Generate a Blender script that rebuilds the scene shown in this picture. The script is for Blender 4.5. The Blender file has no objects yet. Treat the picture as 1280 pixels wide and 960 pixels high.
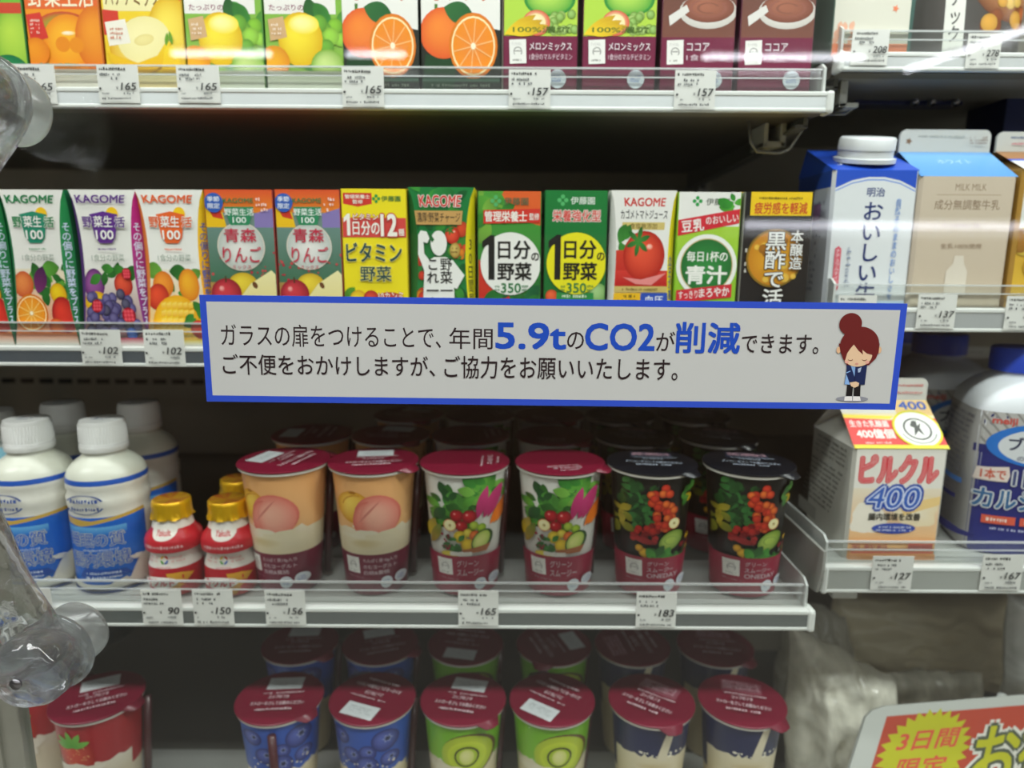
import bpy, bmesh, math, random
from mathutils import Vector, Matrix
from mathutils.geometry import tessellate_polygon
sc = bpy.context.scene
C = sc.collection
PI = math.pi
R = math.radians

# ------------------------------------------------------------------ camera, world, lights, exposure
CZ = 1.25                      # lens height above the shop floor
F = 853.3                      # focal length in pixels of the 1280 frame (24 mm on 36 mm)
PT, RO = R(10.5), R(0.35)      # pitch down, slight roll
_X = Vector((1, 0, 0)); _U = Vector((0, math.sin(PT), math.cos(PT))); _F = Vector((0, math.cos(PT), -math.sin(PT)))
_r = _X*math.cos(RO) + _U*math.sin(RO); _u = _U*math.cos(RO) - _X*math.sin(RO)
cam = bpy.data.cameras.new('camera'); co = bpy.data.objects.new('camera', cam); C.objects.link(co)
co.matrix_world = Matrix(((_r.x, _u.x, -_F.x, 0), (_r.y, _u.y, -_F.y, 0), (_r.z, _u.z, -_F.z, CZ), (0, 0, 0, 1)))
cam.sensor_width = 36; cam.lens = 24; cam.clip_start = 0.01; cam.clip_end = 60
cam.dof.use_dof = True; cam.dof.focus_distance = 0.385; cam.dof.aperture_fstop = 4.9
sc.camera = co
sc.view_settings.view_transform = 'Standard'; sc.view_settings.look = 'None'
sc.view_settings.exposure = 0.0; sc.view_settings.gamma = 1.0; sc.view_settings.use_curve_mapping = False

w = bpy.data.worlds.new('world'); sc.world = w; w.use_nodes = True
w.node_tree.nodes['Background'].inputs[0].default_value = (0.9, 0.95, 1.0, 1)
w.node_tree.nodes['Background'].inputs[1].default_value = 0.015

def area(name, loc, sx, sy, power, rot, color=(1, 1, 1)):
    l = bpy.data.lights.new(name, 'AREA'); l.shape = 'RECTANGLE'; l.size = sx; l.size_y = sy; l.energy = power; l.color = color
    o = bpy.data.objects.new(name, l); C.objects.link(o); o.location = loc; o.rotation_euler = rot
    return o
CEIL = CZ + 1.35
# ceiling lamps of the shop (behind and above the photographer), downward
for lx, k in ((-1.5, 1.0), (0.0, 1.0), (1.5, 1.5)):
    area('ceiling_lamp_light', (lx, -0.4, CEIL-0.03), 1.2, 0.2, 22*k, (0, 0, 0), (0.985, 1.0, 0.985))
    area('ceiling_lamp_light', (lx, -2.3, CEIL-0.03), 1.2, 0.3, 9*k, (0, 0, 0), (0.985, 1.0, 0.985))
# light strip in the canopy of the chiller, just behind the glass, shining down over the shelf fronts
area('chiller_strip_light', (0.1, 0.405, CZ+0.42), 1.9, 0.03, 3.2, (R(12), 0, 0), (0.97, 0.99, 1.0))

def P(px, py, Y):
    """the point on the upright plane at depth Y that the photograph shows at (px, py)"""
    u = (px-640)/F; v = -(py-480)/F
    d = _r*u + _u*v + _F
    d = d*(Y/d.y)
    return Vector((d.x, d.y, d.z+CZ))
def PZ(px, py, Z):
    u = (px-640)/F; v = -(py-480)/F
    d = _r*u + _u*v + _F
    d = d*((Z-CZ)/d.z)
    return Vector((d.x, d.y, d.z+CZ))

# ------------------------------------------------------------------ materials
def lin(c):
    return c/12.92 if c <= 0.04045 else ((c+0.055)/1.055)**2.4
def hx(h):
    h = h.lstrip('#')
    if len(h) == 3: h = ''.join(x*2 for x in h)
    return tuple(lin(int(h[i:i+2], 16)/255) for i in (0, 2, 4))
def mix(a, b, t):
    return tuple(a[i]+(b[i]-a[i])*t for i in range(3))
def col_(c):
    return hx(c) if isinstance(c, str) else c

MATS = {}
def mat(name, c='#ffffff', rough=0.5, metal=0.0, spec=0.5, bump=0.0, scale=80.0, var=0.0, coat=0.0):
    if name in MATS: return MATS[name]
    m = bpy.data.materials.new(name); m.use_nodes = True; nt = m.node_tree
    b = nt.nodes['Principled BSDF']
    b.inputs['Base Color'].default_value = (*hx(c), 1); b.inputs['Roughness'].default_value = rough
    b.inputs['Metallic'].default_value = metal; b.inputs['Specular IOR Level'].default_value = spec
    b.inputs['Coat Weight'].default_value = coat
    if bump or var:
        tc = nt.nodes.new('ShaderNodeTexCoord'); n = nt.nodes.new('ShaderNodeTexNoise'); n.inputs['Scale'].default_value = scale
        n.inputs['Detail'].default_value = 4
        nt.links.new(tc.outputs['Object'], n.inputs['Vector'])
        if bump:
            bp = nt.nodes.new('ShaderNodeBump'); bp.inputs['Strength'].default_value = bump; bp.inputs['Distance'].default_value = 0.002
            nt.links.new(n.outputs['Fac'], bp.inputs['Height']); nt.links.new(bp.outputs['Normal'], b.inputs['Normal'])
        if var:
            mr = nt.nodes.new('ShaderNodeMapRange'); mr.inputs['To Min'].default_value = 1-var; mr.inputs['To Max'].default_value = 1+var
            mx = nt.nodes.new('ShaderNodeMix'); mx.data_type = 'RGBA'; mx.blend_type = 'MULTIPLY'; mx.inputs[0].default_value = 1
            mx.inputs[6].default_value = (*hx(c), 1)
            nt.links.new(n.outputs['Fac'], mr.inputs['Value']); nt.links.new(mr.outputs[0], mx.inputs[7]); nt.links.new(mx.outputs[2], b.inputs['Base Color'])
    MATS[name] = m
    return m
def printmat(name, rough, spec=0.4, metal=0.0, coat=0.0):
    """printed card, film or paper: the ink colour is stored with the mesh"""
    m = bpy.data.materials.new(name); m.use_nodes = True; nt = m.node_tree
    b = nt.nodes['Principled BSDF']; a = nt.nodes.new('ShaderNodeAttribute'); a.attribute_name = 'ink'
    nt.links.new(a.outputs['Color'], b.inputs['Base Color'])
    b.inputs['Roughness'].default_value = rough; b.inputs['Specular IOR Level'].default_value = spec; b.inputs['Metallic'].default_value = metal
    b.inputs['Coat Weight'].default_value = coat
    return m
PR_CARD = printmat('printed_carton', 0.38, 0.4)
PR_FILM = printmat('printed_film', 0.28, 0.45)
PR_PAPER = printmat('printed_paper', 0.6, 0.25)
PR_PLAST = printmat('coloured_plastic', 0.3, 0.45)
PR_FOIL = printmat('foil', 0.3, 0.5, 0.55)

def thin_clear(name, tint='#ffffff', r0=0.035, haze=0.0, rough=0.0, gl=1.0):
    """clear sheet: see-through with a mirror-like reflection that grows at grazing angles"""
    m = bpy.data.materials.new(name); m.use_nodes = True; nt = m.node_tree; nt.nodes.clear()
    out = nt.nodes.new('ShaderNodeOutputMaterial'); tr = nt.nodes.new('ShaderNodeBsdfTransparent'); tr.inputs[0].default_value = (*hx(tint), 1)
    g = nt.nodes.new('ShaderNodeBsdfGlossy'); g.inputs['Roughness'].default_value = rough; g.inputs['Color'].default_value = (gl, gl, gl, 1)
    lw = nt.nodes.new('ShaderNodeLayerWeight'); lw.inputs['Blend'].default_value = 0.5
    p = nt.nodes.new('ShaderNodeMath'); p.operation = 'POWER'; p.inputs[1].default_value = 5
    mr = nt.nodes.new('ShaderNodeMapRange'); mr.inputs['To Min'].default_value = r0; mr.inputs['To Max'].default_value = 1
    mx = nt.nodes.new('ShaderNodeMixShader')
    nt.links.new(lw.outputs['Facing'], p.inputs[0]); nt.links.new(p.outputs[0], mr.inputs['Value']); nt.links.new(mr.outputs[0], mx.inputs[0])
    nt.links.new(g.outputs[0], mx.inputs[2])
    if haze:
        d = nt.nodes.new('ShaderNodeBsdfDiffuse'); d.inputs[0].default_value = (0.85, 0.86, 0.86, 1)
        m2 = nt.nodes.new('ShaderNodeMixShader'); m2.inputs[0].default_value = haze
        nt.links.new(tr.outputs[0], m2.inputs[1]); nt.links.new(d.outputs[0], m2.inputs[2]); nt.links.new(m2.outputs[0], mx.inputs[1])
    else:
        nt.links.new(tr.outputs[0], mx.inputs[1])
    nt.links.new(mx.outputs[0], out.inputs[0])
    return m
M_PANE = thin_clear('door_glass', '#fdfffe', 0.036)
M_GUARD = thin_clear('clear_acrylic', '#fbfdfc', 0.035, 0.03, 0.06)
M_GEDGE = thin_clear('acrylic_edge', '#fbfdfc', 0.06, 0.5, 0.1)
M_BAG = thin_clear('clear_film', '#f6f5ee', 0.06, 0.16, 0.12)
def glassmat(name, rough, c='#ffffff', bump=0.0, scale=60, clear=0.0, milky=0.0):
    m = bpy.data.materials.new(name); m.use_nodes = True; nt = m.node_tree; nt.nodes.clear()
    out = nt.nodes.new('ShaderNodeOutputMaterial'); g = nt.nodes.new('ShaderNodeBsdfGlass')
    g.inputs['Color'].default_value = (*hx(c), 1); g.inputs['Roughness'].default_value = rough; g.inputs['IOR'].default_value = 1.46
    if bump:
        tc = nt.nodes.new('ShaderNodeTexCoord'); n = nt.nodes.new('ShaderNodeTexNoise'); n.inputs['Scale'].default_value = scale; n.inputs['Detail'].default_value = 1.5
        bp = nt.nodes.new('ShaderNodeBump'); bp.inputs['Strength'].default_value = bump; bp.inputs['Distance'].default_value = 0.01
        nt.links.new(tc.outputs['Object'], n.inputs['Vector']); nt.links.new(n.outputs['Fac'], bp.inputs['Height']); nt.links.new(bp.outputs['Normal'], g.inputs['Normal'])
    last = g.outputs[0]
    for node, fac in (('ShaderNodeBsdfTransparent', clear), ('ShaderNodeBsdfTranslucent', milky/2), ('ShaderNodeBsdfDiffuse', milky/2)):
        if fac:
            t = nt.nodes.new(node); t.inputs[0].default_value = (0.93, 0.95, 0.94, 1); mx = nt.nodes.new('ShaderNodeMixShader'); mx.inputs[0].default_value = fac
            nt.links.new(last, mx.inputs[1]); nt.links.new(t.outputs[0], mx.inputs[2]); last = mx.outputs[0]
    nt.links.new(last, out.inputs[0])
    return m
M_ACRYL = glassmat('handle_acrylic', 0.01, '#fdfdff', 0.4, 60, 0.32, 0.0)
M_FROST = glassmat('frosted_acrylic', 0.15, '#f6fbfa', 0.0, 60, 0.45, 0.16)
def emit(name, c, s):
    m = bpy.data.materials.new(name); m.use_nodes = True; nt = m.node_tree; nt.nodes.clear()
    out = nt.nodes.new('ShaderNodeOutputMaterial'); e = nt.nodes.new('ShaderNodeEmission'); e.inputs[0].default_value = (*hx(c), 1); e.inputs[1].default_value = s
    nt.links.new(e.outputs[0], out.inputs[0]); return m
M_TUBE = emit('lamp_tube', '#f6f4ff', 15)
M_WHITE = mat('white_enamel', '#d9dbd6', 0.35, var=0.03, scale=30)
M_RAIL = mat('rail_grey_plastic', '#8b908e', 0.22, var=0.05, scale=40)
M_RAILD = mat('rail_dark_strip', '#4b5154', 0.2, var=0.05, scale=40)
M_BACK = mat('chiller_back_steel', '#b2ab9b', 0.5, 0.0, 0.3, var=0.12, scale=6)
M_SLOT = mat('slot_dark', '#101010', 0.8)
M_DARK = mat('dark_plastic', '#1b1b1a', 0.5)
M_DECKU = mat('deck_underside', '#77705f', 0.5, var=0.05, scale=20)

# ------------------------------------------------------------------ scene helpers
def link(o, parent=None):
    C.objects.link(o)
    if parent is not None: o.parent = parent
    return o
def tag(o, label=None, cat=None, group=None, kind=None):
    if label: o['label'] = label
    if cat: o['category'] = cat
    if group: o['group'] = group
    if kind: o['kind'] = kind
    return o
def empty(name, loc=(0, 0, 0), rz=0.0):
    o = bpy.data.objects.new(name, None); o.empty_display_size = 0.02; C.objects.link(o); o.location = loc; o.rotation_euler = (0, 0, rz)
    return o
KIDS = {}
def copy_tree(o, parent=None):
    c = o.copy(); C.objects.link(c)
    if parent is not None: c.parent = parent
    kids = list(o.children)
    for k in kids: copy_tree(k, c)
    return c

class MB:
    """collects polygons of ONE mesh: vertices, ink colour per vertex, optional normals, material slot per face"""
    def __init__(s): s.v = []; s.c = []; s.n = []; s.f = []; s.m = []; s.sm = []; s.anyn = False
    def add(s, vs, fs, c=(1, 1, 1), ns=None, m=0, smooth=False):
        b = len(s.v); c = col_(c) if not isinstance(c, list) else c
        for i, p in enumerate(vs):
            s.v.append(tuple(p)); s.c.append(c[i] if isinstance(c, list) else c); s.n.append(tuple(ns[i]) if ns else None)
        if ns: s.anyn = True
        for f in fs: s.f.append([b+i for i in f]); s.m.append(m); s.sm.append(smooth or bool(ns))
    def box(s, x0, y0, z0, x1, y1, z1, c='#fff', m=0, bev=0.0):
        if bev <= 0:
            v = [(x0, y0, z0), (x1, y0, z0), (x1, y1, z0), (x0, y1, z0), (x0, y0, z1), (x1, y0, z1), (x1, y1, z1), (x0, y1, z1)]
            s.add(v, [(0, 3, 2, 1), (4, 5, 6, 7), (0, 1, 5, 4), (1, 2, 6, 5), (2, 3, 7, 6), (3, 0, 4, 7)], c, m=m)
        else:
            bm = bmesh.new(); bmesh.ops.create_cube(bm, size=1)
            for q in bm.verts: q.co = Vector(((x0+x1)/2+q.co.x*(x1-x0), (y0+y1)/2+q.co.y*(y1-y0), (z0+z1)/2+q.co.z*(z1-z0)))
            bmesh.ops.bevel(bm, geom=list(bm.edges), offset=bev, segments=2, profile=0.5, affect='EDGES')
            s.bm(bm, c, m); bm.free()
    def bm(s, bm, c='#fff', m=0, smooth=False):
        bm.verts.index_update()
        s.add([q.co for q in bm.verts], [[q.index for q in f.verts] for f in bm.faces], c, m=m, smooth=smooth)
    def prism_yz(s, pts, x0, x1, c='#fff', m=0):
        """outline in (y, z) extruded along x"""
        n = len(pts)
        v = [(x0, y, z) for y, z in pts]+[(x1, y, z) for y, z in pts]
        f = [(i, (i+1) % n, n+(i+1) % n, n+i) for i in range(n)]
        s.add(v, f, c, m=m)
        for k, xx in ((0, x0), (1, x1)):
            s.add([(xx, y, z) for y, z in pts], [t for t in tessellate_polygon([[Vector((y, z, 0)) for y, z in pts]])], c, m=m)
    def tube(s, pts, rad, n=16, c='#fff', m=0, caps=True):
        pts = [Vector(p) for p in pts]; rings = []; k = len(pts)
        rad = rad if isinstance(rad, (list, tuple)) else [rad]*k
        up = Vector((0.13, 0.31, 0.94)).normalized()
        vs = []
        for i, p in enumerate(pts):
            t = (pts[min(i+1, k-1)]-pts[max(i-1, 0)]).normalized()
            a = t.cross(up).normalized(); b = t.cross(a).normalized()
            for j in range(n):
                q = 2*PI*j/n
                vs.append(p+a*math.cos(q)*rad[i]+b*math.sin(q)*rad[i])
        f = [(i*n+j, i*n+(j+1) % n, (i+1)*n+(j+1) % n, (i+1)*n+j) for i in range(k-1) for j in range(n)]
        if caps: f += [tuple(range(n))[::-1], tuple(range((k-1)*n, k*n))]
        s.add(vs, f, c, m=m, smooth=True)
    def build(s, name, mats, parent=None, autosmooth=None):
        me = bpy.data.meshes.new(name); me.from_pydata(s.v, [], s.f); me.validate(verbose=False)
        if len(me.polygons) == len(s.f):
            me.polygons.foreach_set('material_index', s.m); me.polygons.foreach_set('use_smooth', s.sm)
        a = me.color_attributes.new('ink', 'FLOAT_COLOR', 'POINT')
        flat = []
        for q in s.c: flat += [q[0], q[1], q[2], 1.0]
        if len(flat) == 4*len(me.vertices): a.data.foreach_set('color', flat)
        for mm in (mats if isinstance(mats, (list, tuple)) else [mats]): me.materials.append(mm)
        me.update()
        if s.anyn and len(me.vertices) == len(s.n):
            vn = me.vertex_normals
            me.normals_split_custom_set_from_vertices([s.n[i] if s.n[i] else tuple(vn[i].vector) for i in range(len(s.n))])
        o = bpy.data.objects.new(name, me)
        return link(o, parent)

class Prof:
    """a turned outline: (radius, height, colour of the band above this point)"""
    def __init__(s, pts, sharp=38):
        s.p = pts; n = len(pts); sl = []
        for i in range(n-1):
            dr = pts[i+1][0]-pts[i][0]; dz = pts[i+1][1]-pts[i][1]; L = math.hypot(dr, dz) or 1e-9
            sl.append((dz/L, -dr/L))
        s.lo = []; s.hi = []
        for i in range(n-1):
            def nn(j):
                if j < 0 or j >= n-1: return sl[i]
                d = sl[i][0]*sl[j][0]+sl[i][1]*sl[j][1]
                if d < math.cos(R(sharp)): return sl[i]
                a = (sl[i][0]+sl[j][0], sl[i][1]+sl[j][1]); L = math.hypot(*a); return (a[0]/L, a[1]/L)
            s.lo.append(nn(i-1)); s.hi.append(nn(i+1))
    def at(s, z):
        for i in range(len(s.p)-1):
            a, b = s.p[i], s.p[i+1]
            if a[1] <= z <= b[1] and b[1] > a[1]:
                t = (z-a[1])/(b[1]-a[1])
                return a[0]+(b[0]-a[0])*t, tuple(s.lo[i][k]+(s.hi[i][k]-s.lo[i][k])*t for k in (0, 1))
        q = s.p[0] if z < s.p[0][1] else s.p[-1]
        return q[0], (s.lo[0] if z < s.p[0][1] else s.hi[-1])
    def lathe(s, mb, n=64, cap0=True, cap1=True, m=0):
        for i in range(len(s.p)-1):
            a, b = s.p[i], s.p[i+1]; vs = []; ns = []
            for q, nr in ((a, s.lo[i]), (b, s.hi[i])):
                for j in range(n):
                    t = 2*PI*j/n; d = (math.sin(t), -math.cos(t))
                    vs.append((q[0]*d[0], q[0]*d[1], q[1])); ns.append((nr[0]*d[0], nr[0]*d[1], nr[1]))
            mb.add(vs, [(j, (j+1) % n, n+(j+1) % n, n+j) for j in range(n)], a[2], ns, m)
        for on, q, sg in ((cap0, s.p[0], -1), (cap1, s.p[-1], 1)):
            if on and q[0] > 1e-5:
                c = s.p[0][2] if sg < 0 else s.p[-2][2]
                vs = [(q[0]*math.sin(2*PI*j/n), -q[0]*math.cos(2*PI*j/n), q[1]) for j in range(n)]
                mb.add(vs, [tuple(range(n))[::sg]], c, [(0, 0, sg)]*n, m)

# ------------------------------------------------------------------ printed artwork
_txt = {}
def glyph(s, off=0.0):
    k = (s, off)
    if k in _txt: return _txt[k]
    cu = bpy.data.curves.new('lettering', 'FONT'); cu.body = s; cu.offset = off; cu.resolution_u = 3
    o = bpy.data.objects.new('lettering', cu); C.objects.link(o); bpy.context.view_layer.update()
    dg = bpy.context.evaluated_depsgraph_get(); me = bpy.data.meshes.new_from_object(o.evaluated_get(dg))
    r = ([(v.co.x, v.co.y) for v in me.vertices], [tuple(p.vertices) for p in me.polygons])
    bpy.data.objects.remove(o); bpy.data.curves.remove(cu); bpy.data.meshes.remove(me)
    _txt[k] = r
    return r

def clipx(poly, ax, val, keep_low):
    out = []; n = len(poly)
    for i in range(n):
        a, b = poly[i], poly[(i+1) % n]
        da = a[0][ax]-val; db = b[0][ax]-val
        if keep_low: da, db = -da, -db
        if da >= 0: out.append(a)
        if da*db < 0:
            t = da/(da-db)
            out.append(((a[0][0]+(b[0][0]-a[0][0])*t, a[0][1]+(b[0][1]-a[0][1])*t), mix(a[1], b[1], t)))
    return out

class Art:
    """flat artwork on a W x H face; x runs 0..1 left to right, y runs 0..1 from the TOP down; radii are in widths"""
    def __init__(s, W, H, seed=1): s.W, s.H = W, H; s.it = []; s.rnd = random.Random(seed); s.clip = (0, 1, 0, 1); s.sy = 1.0
    def p(s, x, y): return ((x-0.5)*s.W, (1-y*s.sy)*s.H)
    def raw(s, vs, fs, cs): s.it.append((vs, fs, cs))
    def poly(s, pts, c, c2=None):
        v = [s.p(*q) for q in pts]; f = [tuple(t) for t in tessellate_polygon([[Vector((a, b, 0)) for a, b in v]])]
        c = col_(c); c2 = col_(c2) if c2 else None
        if c2:
            ys = [q[1] for q in pts]; y0, y1 = min(ys), max(ys); cs = [mix(c, c2, (q[1]-y0)/(y1-y0+1e-9)) for q in pts]
        else: cs = [c]*len(v)
        s.raw(v, f, cs)
    def rect(s, x0, y0, x1, y1, c, c2=None):
        s.poly([(x0, y1), (x1, y1), (x1, y0), (x0, y0)], c, c2)
    def ell(s, cx, cy, r, c, e=None, k=1.0, rot=0.0, h=(-0.25, 0.3), n=24, pw=1.6):
        c = col_(c); e = col_(e) if e else c; X, Y = s.p(cx, cy); rx = r*s.W; ry = r*k*s.W; ca, sa = math.cos(R(rot)), math.sin(R(rot))
        ts = (0, 0.45, 0.75, 1.0) if e != c else (0, 1.0); v = []; cs = []; f = []
        for i, t in enumerate(ts):
            for j in range(n if t else 1):
                q = 2*PI*j/n; a = rx*(t*math.cos(q)+h[0]*(1-t)); b = ry*(t*math.sin(q)+h[1]*(1-t))
                v.append((X+a*ca-b*sa, Y+a*sa+b*ca)); cs.append(mix(c, e, t**pw))
        f = [(0, 1+j, 1+(j+1) % n) for j in range(n)]
        for i in range(len(ts)-2):
            b0 = 1+i*n
            f += [(b0+j, b0+n+j, b0+n+(j+1) % n, b0+(j+1) % n) for j in range(n)]
        s.raw(v, f, cs)
    def ring(s, cx, cy, r0, r1, c, k=1.0, n=32, a0=0, a1=360):
        c = col_(c); X, Y = s.p(cx, cy); v = []; f = []
        for j in range(n+1):
            q = R(a0+(a1-a0)*j/n)
            for r in (r0, r1): v.append((X+r*s.W*math.cos(q), Y+r*k*s.W*math.sin(q)))
        f = [(2*j, 2*j+1, 2*j+3, 2*j+2) for j in range(n)]
        s.raw(v, f, [c]*len(v))
    def star(s, cx, cy, r, n, c, inner=0.78, k=1.0):
        X, Y = s.p(cx, cy); v = [(X, Y)]; f = []
        for j in range(2*n):
            q = PI*j/n; rr = r*s.W*(1 if j % 2 == 0 else inner); v.append((X+rr*math.cos(q), Y+rr*k*math.sin(q)))
        s.raw(v, [(0, 1+j, 1+(j+1) % (2*n)) for j in range(2*n)], [col_(c)]*len(v))
    def leaf(s, cx, cy, L, wd, rot, c, c2=None):
        X, Y = s.p(cx, cy); ca, sa = math.cos(R(rot)), math.sin(R(rot)); pts = []
        for j in range(9):
            t = j/8; pts.append((t, math.sin(PI*t)**0.8*wd))
        for j in range(7, 0, -1):
            t = j/8; pts.append((t, -math.sin(PI*t)**0.8*wd))
        v = [(X+(a*ca-b*sa)*L*s.W, Y+(a*sa+b*ca)*L*s.W) for a, b in pts]
        c = col_(c); c2 = col_(c2) if c2 else c
        s.raw(v, [tuple(t) for t in tessellate_polygon([[Vector((a, b, 0)) for a, b in v]])], [mix(c, c2, a) for a, b in pts])
    def blob(s, cx, cy, r, c, k=1.0, amp=0.25, n=26, c2=None, h=(0, 0)):
        X, Y = s.p(cx, cy); v = [(X+h[0]*r*s.W, Y+h[1]*r*s.W)]; ph = [s.rnd.uniform(0, 6.3) for _ in range(4)]
        for j in range(n):
            q = 2*PI*j/n; rr = r*s.W*(1+amp*(0.5*math.sin(3*q+ph[0])+0.35*math.sin(5*q+ph[1])+0.3*math.sin(8*q+ph[2])))
            v.append((X+rr*math.cos(q), Y+rr*k*math.sin(q)))
        c = col_(c); c2 = col_(c2) if c2 else c
        s.raw(v, [(0, 1+j, 1+(j+1) % n) for j in range(n)], [c]+[c2]*n)
    def scatter(s, n, x0, x1, y0, y1, r0, r1, cols, edge=0.55, k=1.0):
        for _ in range(n):
            c = hx(s.rnd.choice(cols)); s.ell(s.rnd.uniform(x0, x1), s.rnd.uniform(y0, y1), s.rnd.uniform(r0, r1), c, tuple(q*edge for q in c), k, n=14)
    def leaves(s, n, x0, x1, y0, y1, L, cols):
        for _ in range(n):
            c = hx(s.rnd.choice(cols)); s.leaf(s.rnd.uniform(x0, x1), s.rnd.uniform(y0, y1), L*s.rnd.uniform(0.6, 1.3), 0.3, s.rnd.uniform(0, 360), c, tuple(q*0.6 for q in c))
    def text(s, t, x0, x1, y0, y1, c, b=0.0, o=None, ob=0.07, rot=0.0, sh=0.0):
        base = glyph(t)[0]
        if not base: return
        bx0 = min(q[0] for q in base); bx1 = max(q[0] for q in base); by0 = min(q[1] for q in base); by1 = max(q[1] for q in base)
        sx = (x1-x0)*s.W/max(bx1-bx0, 1e-6); sy = (y1-y0)*s.H*s.sy/max(by1-by0, 1e-6)
        mx, my = s.p((x0+x1)/2, (y0+y1)/2); ca, sa = math.cos(R(rot)), math.sin(R(rot))
        def strokes(wd):           # a heavier weight is the same letter struck several times around its place
            if wd <= 0.012: return [(0, 0)], wd
            k = 8 if wd > 0.045 else 4; e = wd
            return [(0, 0)]+[(e*math.cos(2*PI*(i+0.5)/k), e*math.sin(2*PI*(i+0.5)/k)) for i in range(k)], 0.0
        sm = min(sx, sy)
        for off, cc in ([(b+ob, o)] if o else [])+[(b, c)]:
            sh_, off = strokes(off); v, f = glyph(t, off)
            for ex, ey in sh_:
                q = []
                for X, Y in v:
                    a = (X-(bx0+bx1)/2)*sx+ex*sm; d = (Y-(by0+by1)/2)*sy+ey*sm; a += sh*d
                    q.append((mx+a*ca-d*sa, my+a*sa+d*ca))
                s.raw(q, f, [col_(cc)]*len(q))
    def vtext(s, t, x0, x1, y0, y1, c, b=0.0, o=None, ob=0.07):
        n = len(t); d = (y1-y0)/n
        for i, ch in enumerate(t):
            q = glyph(ch)[0]
            if not q: continue
            bx0 = min(v[0] for v in q); bx1 = max(v[0] for v in q); by0 = min(v[1] for v in q); by1 = max(v[1] for v in q)
            ec = 0.5 if ord(ch) > 0x2000 else (bx0+bx1)/2; fx = (x1-x0)/0.92; fy = d/0.98; ym = y0+(i+0.5)*d
            s.text(ch, (x0+x1)/2+(bx0-ec)*fx, (x0+x1)/2+(bx1-ec)*fx, ym-(by1-0.38)*fy, ym-(by0-0.38)*fy, c, b, o, ob)
    def fine(s, x0, x1, y0, y1, c, rows=1, dens=0.75):
        """print too small to read: rows of tiny marks"""
        c = col_(c); d = (y1-y0)/rows
        for i in range(rows):
            x = x0; ya = y0+i*d+0.15*d; yb = y0+(i+1)*d-0.2*d
            while x < x1:
                wd = s.rnd.uniform(0.5, 1.0)*(yb-ya)*s.H/s.W
                if s.rnd.random() < dens and x+wd <= x1:
                    yy = ya+s.rnd.uniform(0, 0.25)*(yb-ya)
                    k = s.rnd.random(); m_ = (yy+yb)/2; th = (yb-yy)*0.16; xe = x+wd*0.66
                    s.rect(x, m_-th, xe, m_+th, c)
                    if k < 0.7: s.rect(x+wd*0.22, yy, x+wd*0.42, yb, c)
                    if k > 0.4: s.rect(x, yy, xe, yy+2*th, c)
                    if k > 0.6 or k < 0.2: s.rect(x, yb-2*th, xe, yb, c)
                x += wd
    def emit(s, mb, fn, xs=(), ys=(), eps=1.1e-5, m=0, lay0=1, curved=False):
        """lay the artwork on a surface: fn(x, y) -> (point, normal); xs, ys are the creases of that surface"""
        xl, xh, yl, yh = s.clip; (ax, ay) = s.p(xl, yh); (bx, by) = s.p(xh, yl)
        xs = [ax]+[q for q in sorted(xs) if ax+1e-7 < q < bx-1e-7]+[bx]; ys = [ay]+[q for q in sorted(ys) if ay+1e-7 < q < by-1e-7]+[by]
        cache = {}
        def corner(i, j):
            if (i, j) not in cache:
                a, b = fn(xs[i], ys[j]); cache[(i, j)] = (Vector(a), Vector(b))
            return cache[(i, j)]
        def strips(poly, ax_, cuts):
            res = []; rest = poly
            lo = min(q[0][ax_] for q in poly); hi = max(q[0][ax_] for q in poly)
            if hi <= cuts[0] or lo >= cuts[-1]: return res
            if lo < cuts[0]: rest = clipx(rest, ax_, cuts[0], False)
            if hi > cuts[-1]: rest = clipx(rest, ax_, cuts[-1], True)
            for i in range(len(cuts)-1):
                if len(rest) < 3: break
                lo = min(q[0][ax_] for q in rest); hi = max(q[0][ax_] for q in rest)
                if lo >= cuts[i+1]-1e-9: continue
                if hi <= cuts[i+1]+1e-9: res.append((i, rest)); break
                res.append((i, clipx(rest, ax_, cuts[i+1], True))); rest = clipx(rest, ax_, cuts[i+1], False)
            return res
        for L, (v, f, c) in enumerate(s.it):
            out = []
            for t in f:
                poly = [(v[i], c[i]) for i in t]
                if sum(poly[k-1][0][0]*poly[k][0][1]-poly[k][0][0]*poly[k-1][0][1] for k in range(len(poly))) < 0: poly = poly[::-1]
                for i, q in strips(poly, 0, xs):
                    if len(q) < 3: continue
                    for j, z in strips(q, 1, ys):
                        if len(z) >= 3: out.append((i, j, z))
            off = eps*(L+lay0)
            for i, j, z in out:
                (a, na), (b, nb), (d, nd), (e, ne) = corner(i, j), corner(i+1, j), corner(i+1, j+1), corner(i, j+1)
                vs = []; ns = []; cs = []
                for (x, y), cc in z:
                    u = (x-xs[i])/(xs[i+1]-xs[i]); w_ = (y-ys[j])/(ys[j+1]-ys[j])
                    pt = a*(1-u)*(1-w_)+b*u*(1-w_)+d*u*w_+e*(1-u)*w_
                    nm = (na*(1-u)*(1-w_)+nb*u*(1-w_)+nd*u*w_+ne*(1-u)*w_).normalized()
                    vs.append(pt+nm*off); ns.append(nm); cs.append(cc)
                mb.add(vs, [tuple(range(len(vs)))], cs, ns if curved else None, m)

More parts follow.
